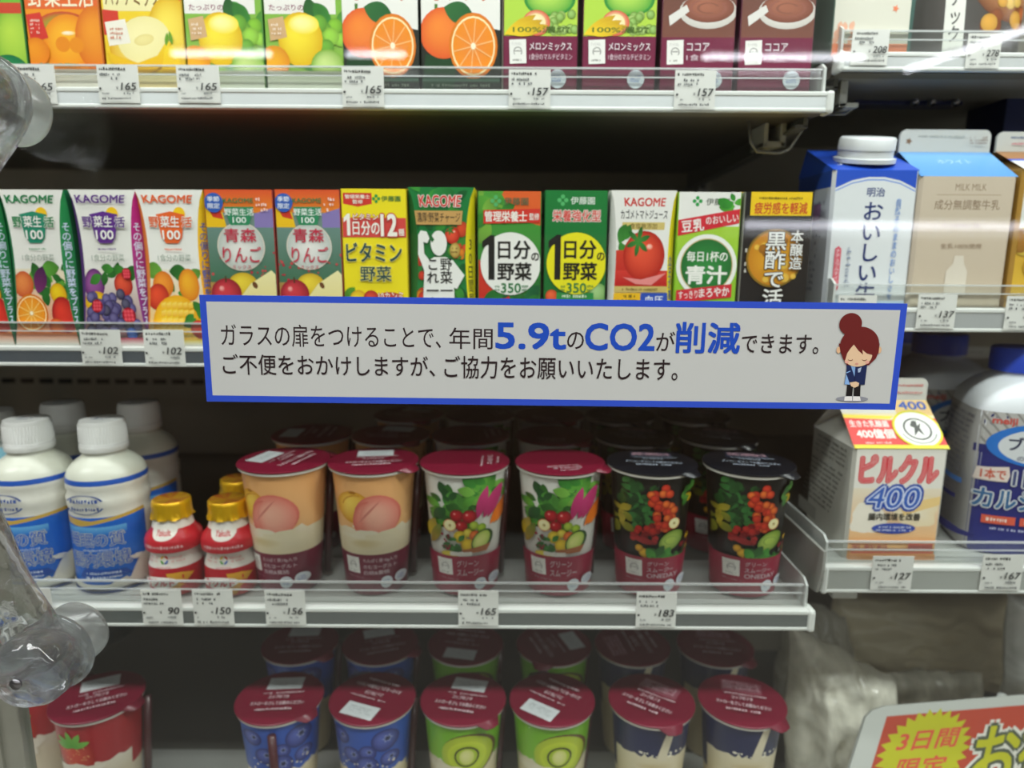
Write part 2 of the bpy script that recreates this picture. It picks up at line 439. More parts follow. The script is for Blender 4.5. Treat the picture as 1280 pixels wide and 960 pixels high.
def quad_fn(a, b, d, e, W, H):
    """flat (or ruled) face with corners bottom-left, bottom-right, top-right, top-left"""
    a, b, d, e = Vector(a), Vector(b), Vector(d), Vector(e); nm = (b-a).cross(e-a).normalized()
    def fn(x, y):
        u = x/W+0.5; w_ = y/H
        return a*(1-u)*(1-w_)+b*u*(1-w_)+d*u*w_+e*(1-u)*w_, nm
    return fn
def turn_fn(prof, W, z0, n=64, wrap=0.97):
    """wrap artwork round the front half of a turned body"""
    def fn(x, y):
        p_ = max(-1, min(1, 2*x/W*wrap)); t = math.asin(p_); r, nr = prof.at(z0+y)
        d = (math.sin(t), -math.cos(t))
        return (r*d[0], r*d[1], z0+y), (nr[0]*d[0], nr[0]*d[1], nr[1])
    xs = []
    for k in range(-n//4, n//4+1):
        q = math.sin(2*PI*k/n)/wrap*0.5*W
        xs.append(q)
    return fn, xs, [q[1]-z0 for q in prof.p]

# little pictures
def orange_half(a, cx, cy, r, k=1.0, rind='#f2941e', flesh='#f6a832', lite='#fbd27a'):
    a.ell(cx, cy, r, rind, '#d9730f', k); a.ell(cx, cy, r*0.9, '#fbe3b0', k=k); a.ell(cx, cy, r*0.84, flesh, '#ee8c1c', k, h=(0, 0))
    X = a.W
    for j in range(10):
        q = 2*PI*j/10+0.2; dx = math.cos(q)*r*0.82; dy = -math.sin(q)*r*0.82*k*a.W/a.H
        nx, ny = math.sin(q)*r*0.02, math.cos(q)*r*0.02*k*a.W/a.H
        a.poly([(cx-nx, cy-ny), (cx+dx-nx, cy+dy-ny), (cx+dx+nx, cy+dy+ny), (cx+nx, cy+ny)], lite)
    a.ell(cx, cy, r*0.1, '#fdf0cf', k=k)
def tomato(a, cx, cy, r, k=0.85):
    a.ell(cx, cy, r, '#ee5638', '#b01f14', k); a.ell(cx+r*0.25, cy-r*0.35*a.W/a.H, r*0.16, '#fbd0bd', '#ee6a4c', 0.7)
    for q in (20, 75, 140, 200, 260, 320): a.leaf(cx-r*0.3, cy-r*0.55*a.W/a.H, r*0.6, 0.18, q, '#3c8a34', '#1c5a24')
def apple(a, cx, cy, r, c='#c9202c', e='#7c0f1a'):
    a.ell(cx, cy, r, c, e, 0.95); a.ell(cx-r*0.3, cy-r*0.3*a.W/a.H, r*0.2, '#f6b0a8', c); a.rect(cx-r*0.05, cy-r*1.1*a.W/a.H, cx+r*0.05, cy-r*0.7*a.W/a.H, '#4a3218')
def cutapple(a, cx, cy, r, rot=0):
    a.ell(cx, cy, r, '#d8c65a', '#c04030', 1.0, h=(0, 0)); a.ell(cx, cy, r*0.9, '#f6efc4', '#eadf9c'); a.ell(cx, cy, r*0.25, '#e2d28a', k=1.3); a.ell(cx-r*0.08, cy, r*0.07, '#5a3416', k=1.6); a.ell(cx+r*0.1, cy, r*0.07, '#5a3416', k=1.6)
def grapes(a, x0, x1, y0, y1, r, n, c=('#4a3a86', '#352a6c', '#5a4c98', '#2c2458')):
    for _ in range(n):
        x, y = a.rnd.uniform(x0, x1), a.rnd.uniform(y0, y1); q = hx(a.rnd.choice(c)); a.ell(x, y, r, mix(q, (0.75, 0.75, 0.8), 0.15), tuple(i*0.45 for i in q), n=16)
def berry(a, cx, cy, r, c='#d8283c'):
    a.ell(cx, cy, r, c, '#8a1020')
    for i in range(-1, 2):
        for j in range(-1, 2): a.ell(cx+i*r*0.5, cy+j*r*0.5*a.W/a.H, r*0.26, '#ee6470', c, n=10)
def clover(a, cx, cy, r, c='#2c9a48'):
    for dx, dy in ((1, 0), (-1, 0), (0, 1), (0, -1)): a.ell(cx+dx*r, cy+dy*r*a.W/a.H, r*0.62, c, n=12)
def mark_square(a, x0, x1, y0, y1):
    """white square trade mark of the shop's own goods"""
    dx = (x1-x0)*0.04; dy = (y1-y0)*0.03
    a.poly([(x0+dx, y1), (x1, y1-dy), (x1-dx, y0), (x0, y0+dy)], '#eae8e2')
    g = '#8c8a86'; w_ = x1-x0; h_ = y1-y0
    a.text('ファミマル', x0+w_*0.14, x1-w_*0.3, y0+h_*0.14, y0+h_*0.26, g)
    a.ring(x0+w_*0.5, y0+h_*0.5, w_*0.2, w_*0.25, g, a0=-40, a1=220)
    a.rect(x0+w_*0.3, y0+h_*0.46, x0+w_*0.68, y0+h_*0.5, g)
    a.fine(x0+w_*0.2, x1-w_*0.18, y0+h_*0.78, y0+h_*0.9, g)
def badge(a, cx, cy, r):
    a.ell(cx, cy, r, '#dfe3ea'); a.fine(cx-r*0.6, cx+r*0.6, cy-r*0.45*a.W/a.H, cy+r*0.35*a.W/a.H, '#6f86c0', 3)

# ------------------------------------------------------------------ the shop around the chiller
def plain(name, boxes, m, kind='structure'):
    mb = MB()
    for b in boxes: mb.box(*b)
    o = mb.build(name, m); o['kind'] = kind; return o
plain('floor', [(-4, -5.2, -0.05, 4, 1.0, 0)], mat('floor_tile', '#8f8b84', 0.4, var=0.1, scale=3))
plain('ceiling', [(-4, -5.2, CEIL, 4, 1.0, CEIL+0.05)], mat('ceiling_board', '#b9b8b2', 0.8, var=0.05, scale=4))
plain('wall_back', [(-4, -5.25, 0, 4, -5.2, CEIL)], mat('shop_wall', '#6d665c', 0.8, var=0.1, scale=3))
plain('wall_left', [(-4.05, -5.2, 0, -4, 1.0, CEIL)], mat('shop_wall'))
plain('wall_right', [(4, -5.2, 0, 4.05, 1.0, CEIL)], mat('shop_wall'))
plain('wall_front', [(-4, 0.97, 0, 4, 1.02, CEIL)], mat('shop_wall'))
# ceiling tubes whose mirror images show in the glass
def tube_lamp(x0, y0, x1, y1, label):
    t = empty('ceiling_light', ((x0+x1)/2, (y0+y1)/2, CEIL)); tag(t, label, 'ceiling light', 'tube lamps on the shop ceiling')
    a = Vector((x0, y0, 0))-t.location; b = Vector((x1, y1, 0))-t.location; a.z = b.z = -0.045
    mb = MB(); mb.tube([a, b], 0.015, 12); mb.build('lamp_tube', M_TUBE, t)
    mb = MB(); n = (b-a).normalized(); s = Vector((-n.y, n.x, 0))*0.05
    v = [a+s, b+s, b-s, a-s]; up = Vector((0, 0, 0.024)); up2 = Vector((0, 0, 0.045))
    mb.add([q+up for q in v]+[q+up2 for q in v], [(0, 1, 2, 3), (7, 6, 5, 4), (0, 4, 5, 1), (1, 5, 6, 2), (2, 6, 7, 3), (3, 7, 4, 0)])
    mb.build('lamp_housing', M_WHITE, t)
tube_lamp(1.25, -4.05, 2.3, -4.05, 'tube lamp across the aisle mirrored in the glass over the brown cocoa cartons')
tube_lamp(-2.25, -4.05, -1.6, -4.05, 'short tube lamp mirrored in the glass over the lemon cartons')
tube_lamp(-1.1, -4.05, -0.72, -4.05, 'shortest tube lamp mirrored in the glass over the first black orange carton')
tube_lamp(2.75, -4.35, 2.98, -3.3, 'slanting tube lamp mirrored in the glass above the milk cartons')

# the opposite gondola with its lit header, seen only as a reflection
g = empty('display_shelf', (1.4, -2.2, 0)); tag(g, 'dark display shelf across the aisle with a thin lit header, mirrored in the glass', 'shelf')
mb = MB(); mb.box(-3.4, -0.4, 0, 2.2, 0, 1.34, bev=0.01); mb.build('cabinet', mat('gondola_brown', '#7a6450', 0.6, var=0.5, scale=6), g)
mb = MB(); mb.box(-0.42, 0.0, 1.378, 2.2, 0.03, 1.402); mb.build('header_light', emit('header_strip', '#f4f2ff', 8), g)
mb = MB(); mb.box(-0.42, -0.3, 1.34, 2.2, 0.0, 1.42); mb.build('header', M_WHITE, g)

# ------------------------------------------------------------------ the chiller
XE = 0.2185       # right end of the left bay
XR = 0.2345       # left end of the right bay
YB = 0.86
case = empty('display_chiller', (0.3, 0.6, 0)); tag(case, 'tall shop chiller with dark slotted back wall behind all the shelves', 'chiller')
def cbox(mb, x0, y0, z0, x1, y1, z1, c='#fff', m=0, bev=0.0): mb.box(x0-0.3, y0-0.6, z0, x1-0.3, y1-0.6, z1, c, m, bev)
mb = MB(); cbox(mb, -1.2, YB, 0.4, 1.5, YB+0.04, CZ+0.55)
for zc in (CZ-0.159, CZ+0.05, CZ-0.36):
    for i in range(60):
        x = -0.75+i*0.0242
        cbox(mb, x, YB-0.0012, zc-0.003, x+0.017, YB, zc+0.003, m=1)
mb.build('back_panel', [M_BACK, M_SLOT], case)
mb = MB(); cbox(mb, -1.2, 0.41, CZ+0.45, 1.5, YB+0.04, CZ+0.55); cbox(mb, -1.2, 0.385, CZ+0.43, 1.5, 0.41, CZ+0.55); mb.build('canopy', M_WHITE, case)  # unseen top of the case, put in to keep the interior dark
for xa in (-1.2, 1.46):
    mb = MB(); cbox(mb, xa, 0.39, 0.4, xa+0.04, YB, CZ+0.45); mb.build('side_panel', M_BACK, case)
mb = MB(); cbox(mb, -1.2, 0.39, 0.0, 1.5, YB+0.04, 0.4); mb.build('plinth', M_WHITE, case)
mb = MB(); cbox(mb, 0.2195, YB-0.02, 0.4, 0.2300, YB, CZ+0.45)
for i in range(70): cbox(mb, 0.2230, YB-0.021, 0.45+i*0.018, 0.2270, YB-0.0199, 0.46+i*0.018, m=1)
mb.build('slotted_upright', [mat('upright_steel', '#8a8880', 0.4, var=0.05), M_SLOT], case)

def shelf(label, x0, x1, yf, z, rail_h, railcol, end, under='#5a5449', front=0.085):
    t = empty('display_shelf', ((x0+x1)/2, yf, z)); tag(t, label, 'shelf')
    X0, X1 = x0-(x0+x1)/2, x1-(x0+x1)/2; D = YB-0.0025-yf
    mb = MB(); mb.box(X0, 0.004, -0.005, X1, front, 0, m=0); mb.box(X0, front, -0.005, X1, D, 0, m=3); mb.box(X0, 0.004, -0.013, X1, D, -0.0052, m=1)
    mb.box(X0, 0.004, -rail_h+0.001, X1, 0.02, -0.0132, m=2)
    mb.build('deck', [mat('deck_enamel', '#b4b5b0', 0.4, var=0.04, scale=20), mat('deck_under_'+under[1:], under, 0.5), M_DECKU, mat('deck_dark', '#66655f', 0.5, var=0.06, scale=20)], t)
    rm = mat('rail_'+railcol[1:], railcol, 0.2, var=0.06, scale=30)
    mb = MB(); mb.box(X0, 0.0005, -rail_h+0.002, X1, 0.004, -0.003, m=0)
    mb.box(X0, 0.0, -0.0032, X1, 0.0062, 0.0002, m=1, bev=0.0008); mb.box(X0, 0.0, -rail_h, X1, 0.005, -rail_h+0.0028, m=1, bev=0.0008)
    mb.build('price_rail', [rm, M_WHITE], t)
    mb = MB(); mb.box(X0+0.002, 0.0085, 0.0, X1-0.002, 0.0098, 0.0165); mb.box(X0+0.002, 0.0080, 0.0158, X1-0.002, 0.0100, 0.0170, m=1); mb.box(X0+0.002, 0.0076, 0.0100, X1-0.002, 0.0085, 0.0108, m=1)
    mb.build('front_guard', [M_GUARD, M_GEDGE], t)
    e0, e1 = (X1-0.0016, X1) if end == 'right' else (X0, X0+0.0016)
    mb = MB(); mb.prism_yz([(0.006, 0.0), (0.006, 0.017), (0.012, 0.021), (D*0.9, 0.021), (D*0.9, 0.0)], e0, e1)
    mb.build('side_guard', mat('side_guard_plastic', '#c9ccc8', 0.3), t)
    mb = MB(); ec = (X1-0.001, X1+0.0045) if end == 'right' else (X0-0.0035, X0+0.001)
    mb.box(ec[0], -0.0015, -rail_h-0.001, ec[1], 0.012, 0.001, bev=0.0022); mb.build('end_cap', M_WHITE, t)
    # cantilever arm below the deck at the bay's end
    ex = (X1-0.0075, X1-0.0045) if end == 'right' else (X0+0.0035, X0+0.0065)
    mb = MB(); mb.prism_yz([(0.02, -0.013), (0.02, -0.02), (0.11, -0.027), (D, -0.034), (D, -0.013)], ex[0], ex[1])
    mb.prism_yz([(0.02, -0.0185), (0.02, -0.0205), (0.11, -0.0275), (D, -0.0345), (D, -0.0325), (0.11, -0.0255)], ex[0]-0.006, ex[1])
    mb.build('bracket', mat('bracket_steel', '#6e6e68', 0.4), t)
    return t
S_LT = shelf('top shelf of the left bay, holding the fruit drink cartons', -1.1, XE, 0.503, CZ+0.1145, 0.0135, '#d9dddd', 'right')
S_LM = shelf('left bay shelf behind the notice, holding the row of small juice cartons', -1.1, XE, 0.481, CZ-0.0643, 0.0140, '#565b60', 'right')
S_LL = shelf('left bay shelf holding white bottles and tall maroon cups', -1.1, XE, 0.460, CZ-0.2528, 0.0155, '#666a68', 'right')
S_LB = shelf('lowest left bay shelf under the blueberry and kiwi cups', -1.1, XE, 0.445, CZ-0.4475, 0.0155, '#7d827e', 'right', front=0.112)
S_RT = shelf('top shelf of the right bay with a pale pack and a dark pouch', XR, 1.3, 0.520, CZ+0.1452, 0.0125, '#c9cccb', 'left', under='#97938a')
S_RM = shelf('right bay shelf holding the paper milk cartons', XR, 1.3, 0.497, CZ-0.0346, 0.0170, '#a9acab', 'left')
S_RL = shelf('right bay shelf holding the orange carton and the blue capped bottle', XR, 1.3, 0.472, CZ-0.2238, 0.0205, '#a3a6a0', 'left')
S_RB = shelf('lowest right bay shelf under the clear bags and red promotion board', XR, 1.3, 0.462, CZ-0.53, 0.0155, '#8e918b', 'left')
ZLT, ZLM, ZLL, ZLB = CZ+0.1145, CZ-0.0643, CZ-0.2528, CZ-0.4475
ZRT, ZRM, ZRL, ZRB = CZ+0.1452, CZ-0.0346, CZ-0.2238, CZ-0.53
# L-shaped hanging hooks at the bay ends, under the two top shelves and grey end plate of the lower right shelf
def hook(x, y, z0, z1, wd, t, label):
    mb = MB(); mb.box(x, y, z1, x+t, y+0.03, z0, bev=0.0008); mb.box(x-wd, y, z1, x+t, y+0.03, z1+t, bev=0.0008)
    if wd > 0.008: mb.box(x-wd, y, z1, x-wd+t*0.7, y+0.03, z0, bev=0.0006)
    o = mb.build('shelf_hook', mat('hook_white', '#b9bab2', 0.4)); tag(o, label, 'hook', 'hooks under the top shelves'); return o
a = P(985, 146, 0.545); b = P(985, 184, 0.545); hook(a.x-0.0045, 0.545, ZLT-0.013, b.z, 0.0125, 0.0045, 'white square hook under the right end of the left top shelf')
a = P(1062, 95, 0.545); b = P(1062, 134, 0.545)
mb = MB(); mb.box(a.x-0.006, 0.545, b.z, a.x, 0.575, ZRT-0.013, bev=0.0008); mb.box(a.x-0.006, 0.545, b.z, a.x+0.009, 0.575, b.z+0.0035, bev=0.0008)
o = mb.build('shelf_hook', mat('hook_white')); tag(o, 'white L shaped hook under the left end of the right top shelf', 'hook', 'hooks under the top shelves')
def wire(px, Y, label, rad=0.0011):
    mb = MB(); mb.tube([P(x, y, Y) for x, y in px], rad, 8)
    o = mb.build('wire_loop', mat('wire_grey', '#7e7d76', 0.35, 0.4)); tag(o, label, 'wire', 'bent wires under the top shelves')
wire([(936, 150), (938, 178), (946, 190), (975, 192), (987, 186), (1004, 160), (1004, 148)], 0.538, 'bent wire loop round the hook of the left top shelf')
wire([(1028, 143), (1056, 143), (1064, 138), (1069, 128)], 0.56, 'bent wire below the hook of the right top shelf')
# end plate of the lower right shelf
x = XR-0.004
mb = MB(); a = P(1033, 690, 0.468); b = P(1026, 745, 0.468)
mb.prism_yz([(0.468, a.z), (0.468, a.z-0.014), (0.474, b.z), (0.485, b.z-0.002), (0.8, ZRL-0.06), (0.8, a.z)], x-0.0022, x)
o = mb.build('end_plate', mat('plate_steel', '#a3a39d', 0.35, var=0.04)); tag(o, 'grey metal end plate beside the orange drink carton', 'plate')
mb = MB(); a = P(1057, 748, 0.476)
mb.box(a.x-0.01, 0.476, ZRL-0.0275, a.x+0.009, 0.5, ZRL-0.0215, bev=0.0012)
o = mb.build('shelf_clip', mat('hook_white')); tag(o, 'small white clip under the front corner of the lower right shelf', 'clip')
mb = MB(); a = P(955, 798, 0.53)
mb.box(a.x-0.004, 0.53, ZLL-0.036, a.x+0.004, 0.55, ZLL-0.013); mb.box(a.x-0.016, 0.53, ZLL-0.021, a.x+0.004, 0.55, ZLL-0.0135)
o = mb.build('shelf_stop', M_DARK); tag(o, 'small black corner stop under the shelf above the white milk cups', 'stop')

# ------------------------------------------------------------------ glass door with its clear handle
YG = 0.378
door = empty('glass_door', (0.2, YG, 0.5)); tag(door, 'clear glass chiller door with a twisted acrylic handle on its left side', 'door')
mb = MB(); e = P(24, 905, YG-0.004)
mb.box(e.x-0.2, 0, 0, 1.4, 0.004, 1.16); mb.build('pane', M_PANE, door)
mb = MB(); mb.box(e.x-0.2-0.03, -0.004, 0, e.x-0.2, 0.006, 1.16, bev=0.001); mb.box(e.x-0.2-0.016, -0.006, 0, e.x-0.2-0.012, -0.004, 1.16); mb.build('edge_strip', mat('edge_strip_plastic', '#8c8d80', 0.25, var=0.08, scale=60), door)
loc = Vector((0.2, YG, 0.5))
def dl(v): return v-loc
YH = 0.347
path = [P(50, 829, YH), P(24, 780, YH-0.001), P(-22, 700, YH-0.004), P(-70, 600, YH-0.01), P(-98, 480, YH-0.012), P(-96, 340, YH-0.012), P(-62, 225, YH-0.008), P(-25, 150, YH-0.002), P(-14, 128, YH)]
fine = []
for i in range(len(path)-1):                   # Catmull-Rom through the points
    p0, p1, p2, p3 = path[max(i-1, 0)], path[i], path[i+1], path[min(i+2, len(path)-1)]
    for k in range(8):
        t = k/8; fine.append(0.5*((2*p1)+(p2-p0)*t+(2*p0-5*p1+4*p2-p3)*t*t+(3*p1-p0-3*p2+p3)*t**3))
fine.append(path[-1])
mb = MB(); n = 20; vs = []; fs = []
for i, q in enumerate(fine):                   # a lobed bar that twists along its length
    t = (fine[min(i+1, len(fine)-1)]-fine[max(i-1, 0)]).normalized(); a = t.cross(Vector((0, 1, 0))).normalized(); b = t.cross(a).normalized()
    for j in range(n):
        h = 2*PI*j/n; rr = 0.0165*(1+0.06*math.cos(3*h+i*0.35)); vs.append(dl(q+a*math.cos(h)*rr+b*math.sin(h)*rr))
fs = [(i*n+j, i*n+(j+1) % n, (i+1)*n+(j+1) % n, (i+1)*n+j) for i in range(len(fine)-1) for j in range(n)]+[tuple(range(n))[::-1], tuple(range((len(fine)-1)*n, len(fine)*n))]
mb.add(vs, fs, smooth=True)
hd = mb.build('handle', M_ACRYL, door); hd['label'] = 'clear twisted acrylic handle bar'
for (px, py), ex in (((98, 788), (50, 829)), ((22, 138), (-14, 128))):
    c = P(px, py, YG); f = Vector((c.x, YH, c.z))
    pr = []
    mb = MB(); ra = 0.0185
    mb.tube([dl(Vector((c.x, y, c.z))) for y in (YG, YG-0.003, YG-0.0035, YH+0.006)], [ra, ra, ra*0.93, ra*0.93], 40)
    mb.build('mount', M_FROST, hd)
    mb = MB(); mb.tube([dl(Vector((f.x, y, f.z))) for y in (YH+0.0058, YH+0.004, YH-0.004, YH-0.012, YH-0.018, YH-0.021)], [ra*0.92, ra*1.05, ra*1.14, ra*1.1, ra*0.9, ra*0.55], 40)
    mb.build('joint', M_ACRYL, hd)
    mb = MB(); mb.tube([dl(Vector((f.x, y, f.z))) for y in (YH+0.0105, YH+0.0095, YH+0.0075, YH+0.0065)], [ra*1.1, ra*1.24, ra*1.24, ra*1.1], 40); mb.build('collar', M_ACRYL, hd)
    mb = MB(); mb.tube([dl(Vector((f.x, YH-0.0225, f.z))), dl(Vector((f.x, YH-0.0212, f.z)))], 0.003, 14); mb.build('screw', mat('screw_steel', '#8d8d90', 0.25, 0.9), hd)

# ------------------------------------------------------------------ the notice stuck on the glass
def S(x, y):
    v = 0.5
    for _ in range(4):
        xl = 250+8*v; xr = 1132-14*v; u = (x-xl)/(xr-xl)
        yt = 368+12*u; yb = 502+9*u; v = (y-yt)/(yb-yt)
    return u, v
SW, SH = 0.389, 0.0598
A = Art(SW, SH); A.rect(0, 0, 1, 1, '#2f4fc4'); A.rect(0.0092, 0.06, 0.9908, 0.94, '#c3c5c1')
def st(t, x0, x1, y0, y1, c='#2b1d1f', b=0.004):
    u0 = S(x0, (y0+y1)/2)[0]; u1 = S(x1, (y0+y1)/2)[0]; v0 = S((x0+x1)/2, y0)[1]; v1 = S((x0+x1)/2, y1)[1]
    A.text(t, u0, u1, v0, v1, c, b)
BL = '#1c4bb8'
st('ガラスの扉をつけることで、', 276.6, 550.5, 405.3, 433.0)
st('年間', 561, 615, 408.7, 435.2); st('5.9t', 619.5, 706, 403.2, 434.6, BL, 0.03); st('の', 708, 728.7, 414, 435)
st('CO2', 731, 816.5, 404.2, 436.4, BL, 0.028); st('が', 819, 842, 413.6, 437.3); st('削減', 843.5, 923.2, 402.8, 439.8, BL, 0.028)
st('できます。', 925.5, 1021.6, 417, 440.4)
st('ご不便をおかけしますが、', 278.6, 543, 442.7, 468.6); st('ご協力をお願いいたします。', 554.8, 846, 445, 473)
def lp(X, Y): return S(1020+X/6.857, 380+Y/6.857)
def le(X, Y, rx, ry, c, rot=0, e=None): u, v = lp(X, Y); A.ell(u, v, rx/6.857/870, c, e, ry/rx, rot, n=40, h=(0, 0))
def lpoly(pts, c): A.poly([lp(*q) for q in pts], c)
HAIR, SKIN, NAVY = '#6b1f1c', '#e3c29d', '#1b2752'
le(300, 803, 138, 26, '#8e9098')
lpoly([(236, 782), (300, 780), (300, 818), (232, 818)], '#e9e7e4'); lpoly([(306, 780), (366, 782), (374, 818), (306, 818)], '#e9e7e4')
lpoly([(258, 670), (308, 670), (300, 778), (246, 778)], '#1a1516'); lpoly([(318, 670), (372, 670), (368, 780), (312, 778)], '#1a1516')
lpoly([(250, 505), (426, 505), (418, 580), (406, 680), (272, 680), (232, 672), (246, 585)], NAVY)
lpoly([(284, 512), (326, 512), (318, 612)], '#7fa6d6'); lpoly([(248, 588), (280, 680), (232, 676)], '#86aee0'); lpoly([(246, 575), (282, 560), (284, 566), (250, 582)], '#86aee0')
lpoly([(345, 545), (378, 530), (366, 572), (348, 576)], '#a9bad4'); lpoly([(322, 600), (326, 600), (318, 655), (314, 655)], '#0e1738')
lpoly([(276, 662), (330, 652), (358, 666), (352, 692), (318, 706), (290, 692)], SKIN)
le(180, 385, 18, 29, '#e0b58c'); le(528, 385, 18, 29, '#e0b58c')
le(280, 168, 96, 94, HAIR); le(358, 348, 167, 162, HAIR)
lpoly([(206, 400), (520, 400), (500, 455), (440, 512), (250, 512), (214, 450)], HAIR)
le(345, 428, 122, 100, SKIN)
lpoly([(180, 330), (310, 338), (280, 372), (254, 410), (236, 470), (222, 470), (196, 400)], HAIR)
lpoly([(300, 330), (530, 330), (520, 410), (474, 468), (466, 426), (420, 414), (382, 384), (388, 424), (350, 392), (322, 356), (310, 340)], HAIR)
for X in (280, 400): lpoly([(X-24, 462), (X-8, 470), (X+8, 470), (X+24, 460), (X+16, 474), (X, 478), (X-14, 474)], '#7c4a36')
le(250, 486, 18, 13, '#e6aa98'); le(424, 488, 18, 13, '#e6aa98'); le(334, 502, 14, 10, '#d59a86')
mb = MB(); mb.box(-SW/2, 0, 0, SW/2, 0.0009, SH, '#2f4fc4')
A.emit(mb, quad_fn((-SW/2, 0, 0), (SW/2, 0, 0), (SW/2, 0, SH), (-SW/2, 0, SH), SW, SH))
sg = mb.build('notice_sign', PR_PAPER); sg.location = (0.0222, YG-0.001, CZ-0.0523-SH/2); sg.rotation_euler = (0, R(0.36), 0)
tag(sg, 'white notice with blue border and bowing red haired clerk, stuck on the glass door', 'sign')

# ------------------------------------------------------------------ price tags
def price_tag(px0, px1, py0, py1, Y, price, label, grp, faint=False):
    a = P(px0, (py0+py1)/2, Y); b = P(px1, (py0+py1)/2, Y); t = P((px0+px1)/2, py0, Y); u = P((px0+px1)/2, py1, Y)
    W, H = b.x-a.x, t.z-u.z; A = Art(W, H, seed=int(px0+py0)); K = '#2b2d2d'
    A.rect(0, 0, 1, 1, '#dcdcd6')
    A.fine(0.06, 0.72, 0.05, 0.17, K, 1, 0.95); A.fine(0.07, 0.6, 0.2, 0.42, '#55585a', 2, 0.7)
    A.ell(0.06, 0.63, 0.03, '#3a3a3a', n=10)
    A.text('¥', 0.45, 0.505, 0.57, 0.655, K); A.text(price, 0.58 if len(price) > 2 else 0.66, 0.94, 0.475, 0.665, K, 0.012, sh=0.18)
    A.fine(0.6, 0.9, 0.7, 0.8, '#606365'); A.fine(0.1, 0.3, 0.72, 0.8, '#606365'); A.fine(0.1, 0.9, 0.84, 0.94, '#3c3e40', 1, 0.95)
    mb = MB(); mb.box(-W/2, 0, 0, W/2, 0.0005, H, '#dcdcd6')
    A.emit(mb, quad_fn((-W/2, 0, 0), (W/2, 0, 0), (W/2, 0, H), (-W/2, 0, H), W, H))
    o = mb.build('price_tag', PR_PAPER); o.location = ((a.x+b.x)/2, Y-0.0006, u.z); tag(o, label, 'price tag', grp)
YT, YM, YL = 0.503, 0.481, 0.460
G1, G2, G3, G4 = 'price tags on the top left rail', 'price tags on the middle left rail', 'price tags on the lower left rail', 'price tags on the right bay rails'
price_tag(17, 70, 81, 130, YT, '165', 'price tag reading 165 half behind the clear handle mount, under the peach carton', G1)
price_tag(123, 174, 81, 129, YT, '165', 'price tag reading 165 under the banana carton', G1)
price_tag(222, 275, 82, 129, YT, '165', 'price tag reading 165 under the first lemon carton', G1)
price_tag(428, 480, 84, 134, YT, '165', 'price tag reading 165 under the first black orange carton', G1)
price_tag(636, 688, 87, 136, YT, '157', 'price tag reading 157 under the first melon drink carton', G1)
price_tag(843, 894, 88, 137, YT, '157', 'price tag reading 157 under the first cocoa carton', G1)
price_tag(102, 152, 412, 457, YM, '102', 'price tag reading 102 below the purple grape juice carton', G2)
price_tag(181, 231, 412, 458, YM, '102', 'price tag reading 102 below the orange mango juice carton, beside the notice', G2)
price_tag(20, 66, 735, 781, YL, '165', 'price tag mostly hidden behind the clear door handle', G3)
price_tag(178, 228, 737, 781, YL, '90', 'price tag reading 90 under the first red and white small bottle', G3)
price_tag(242, 292, 737, 781, YL, '150', 'price tag reading 150 under the second red and white small bottle', G3)
price_tag(332, 382, 738, 781, YL, '156', 'price tag reading 156 under the first peach cup', G3)
price_tag(573, 623, 738, 782, YL, '165', 'price tag reading 165 under the white vegetable cup', G3)
price_tag(795, 845, 740, 784, YL, '183', 'price tag reading 183 under the black vegetable cup', G3)
price_tag(1064, 1110, 37, 82, 0.520, '208', 'price tag reading 208 under the pale pack with orange flowers', G4)
price_tag(1208, 1250, 42, 86, 0.520, '278', 'price tag under the dark pouch on the top right shelf', G4)
price_tag(1146, 1194, 368, 411, 0.497, '137', 'price tag under the beige milk carton', G4)
price_tag(1256, 1304, 370, 413, 0.497, '198', 'price tag cut by the frame edge on the milk shelf', G4)
price_tag(1046, 1094, 369, 411, 0.497, '168', 'price tag under the white and blue capped milk carton, half behind the notice', G4)
price_tag(1089, 1140, 695, 737, 0.472, '127', 'price tag under the orange and white drink carton', G4)
price_tag(1226, 1277, 693, 738, 0.472, '167', 'price tag under the blue capped yogurt bottle', G4)

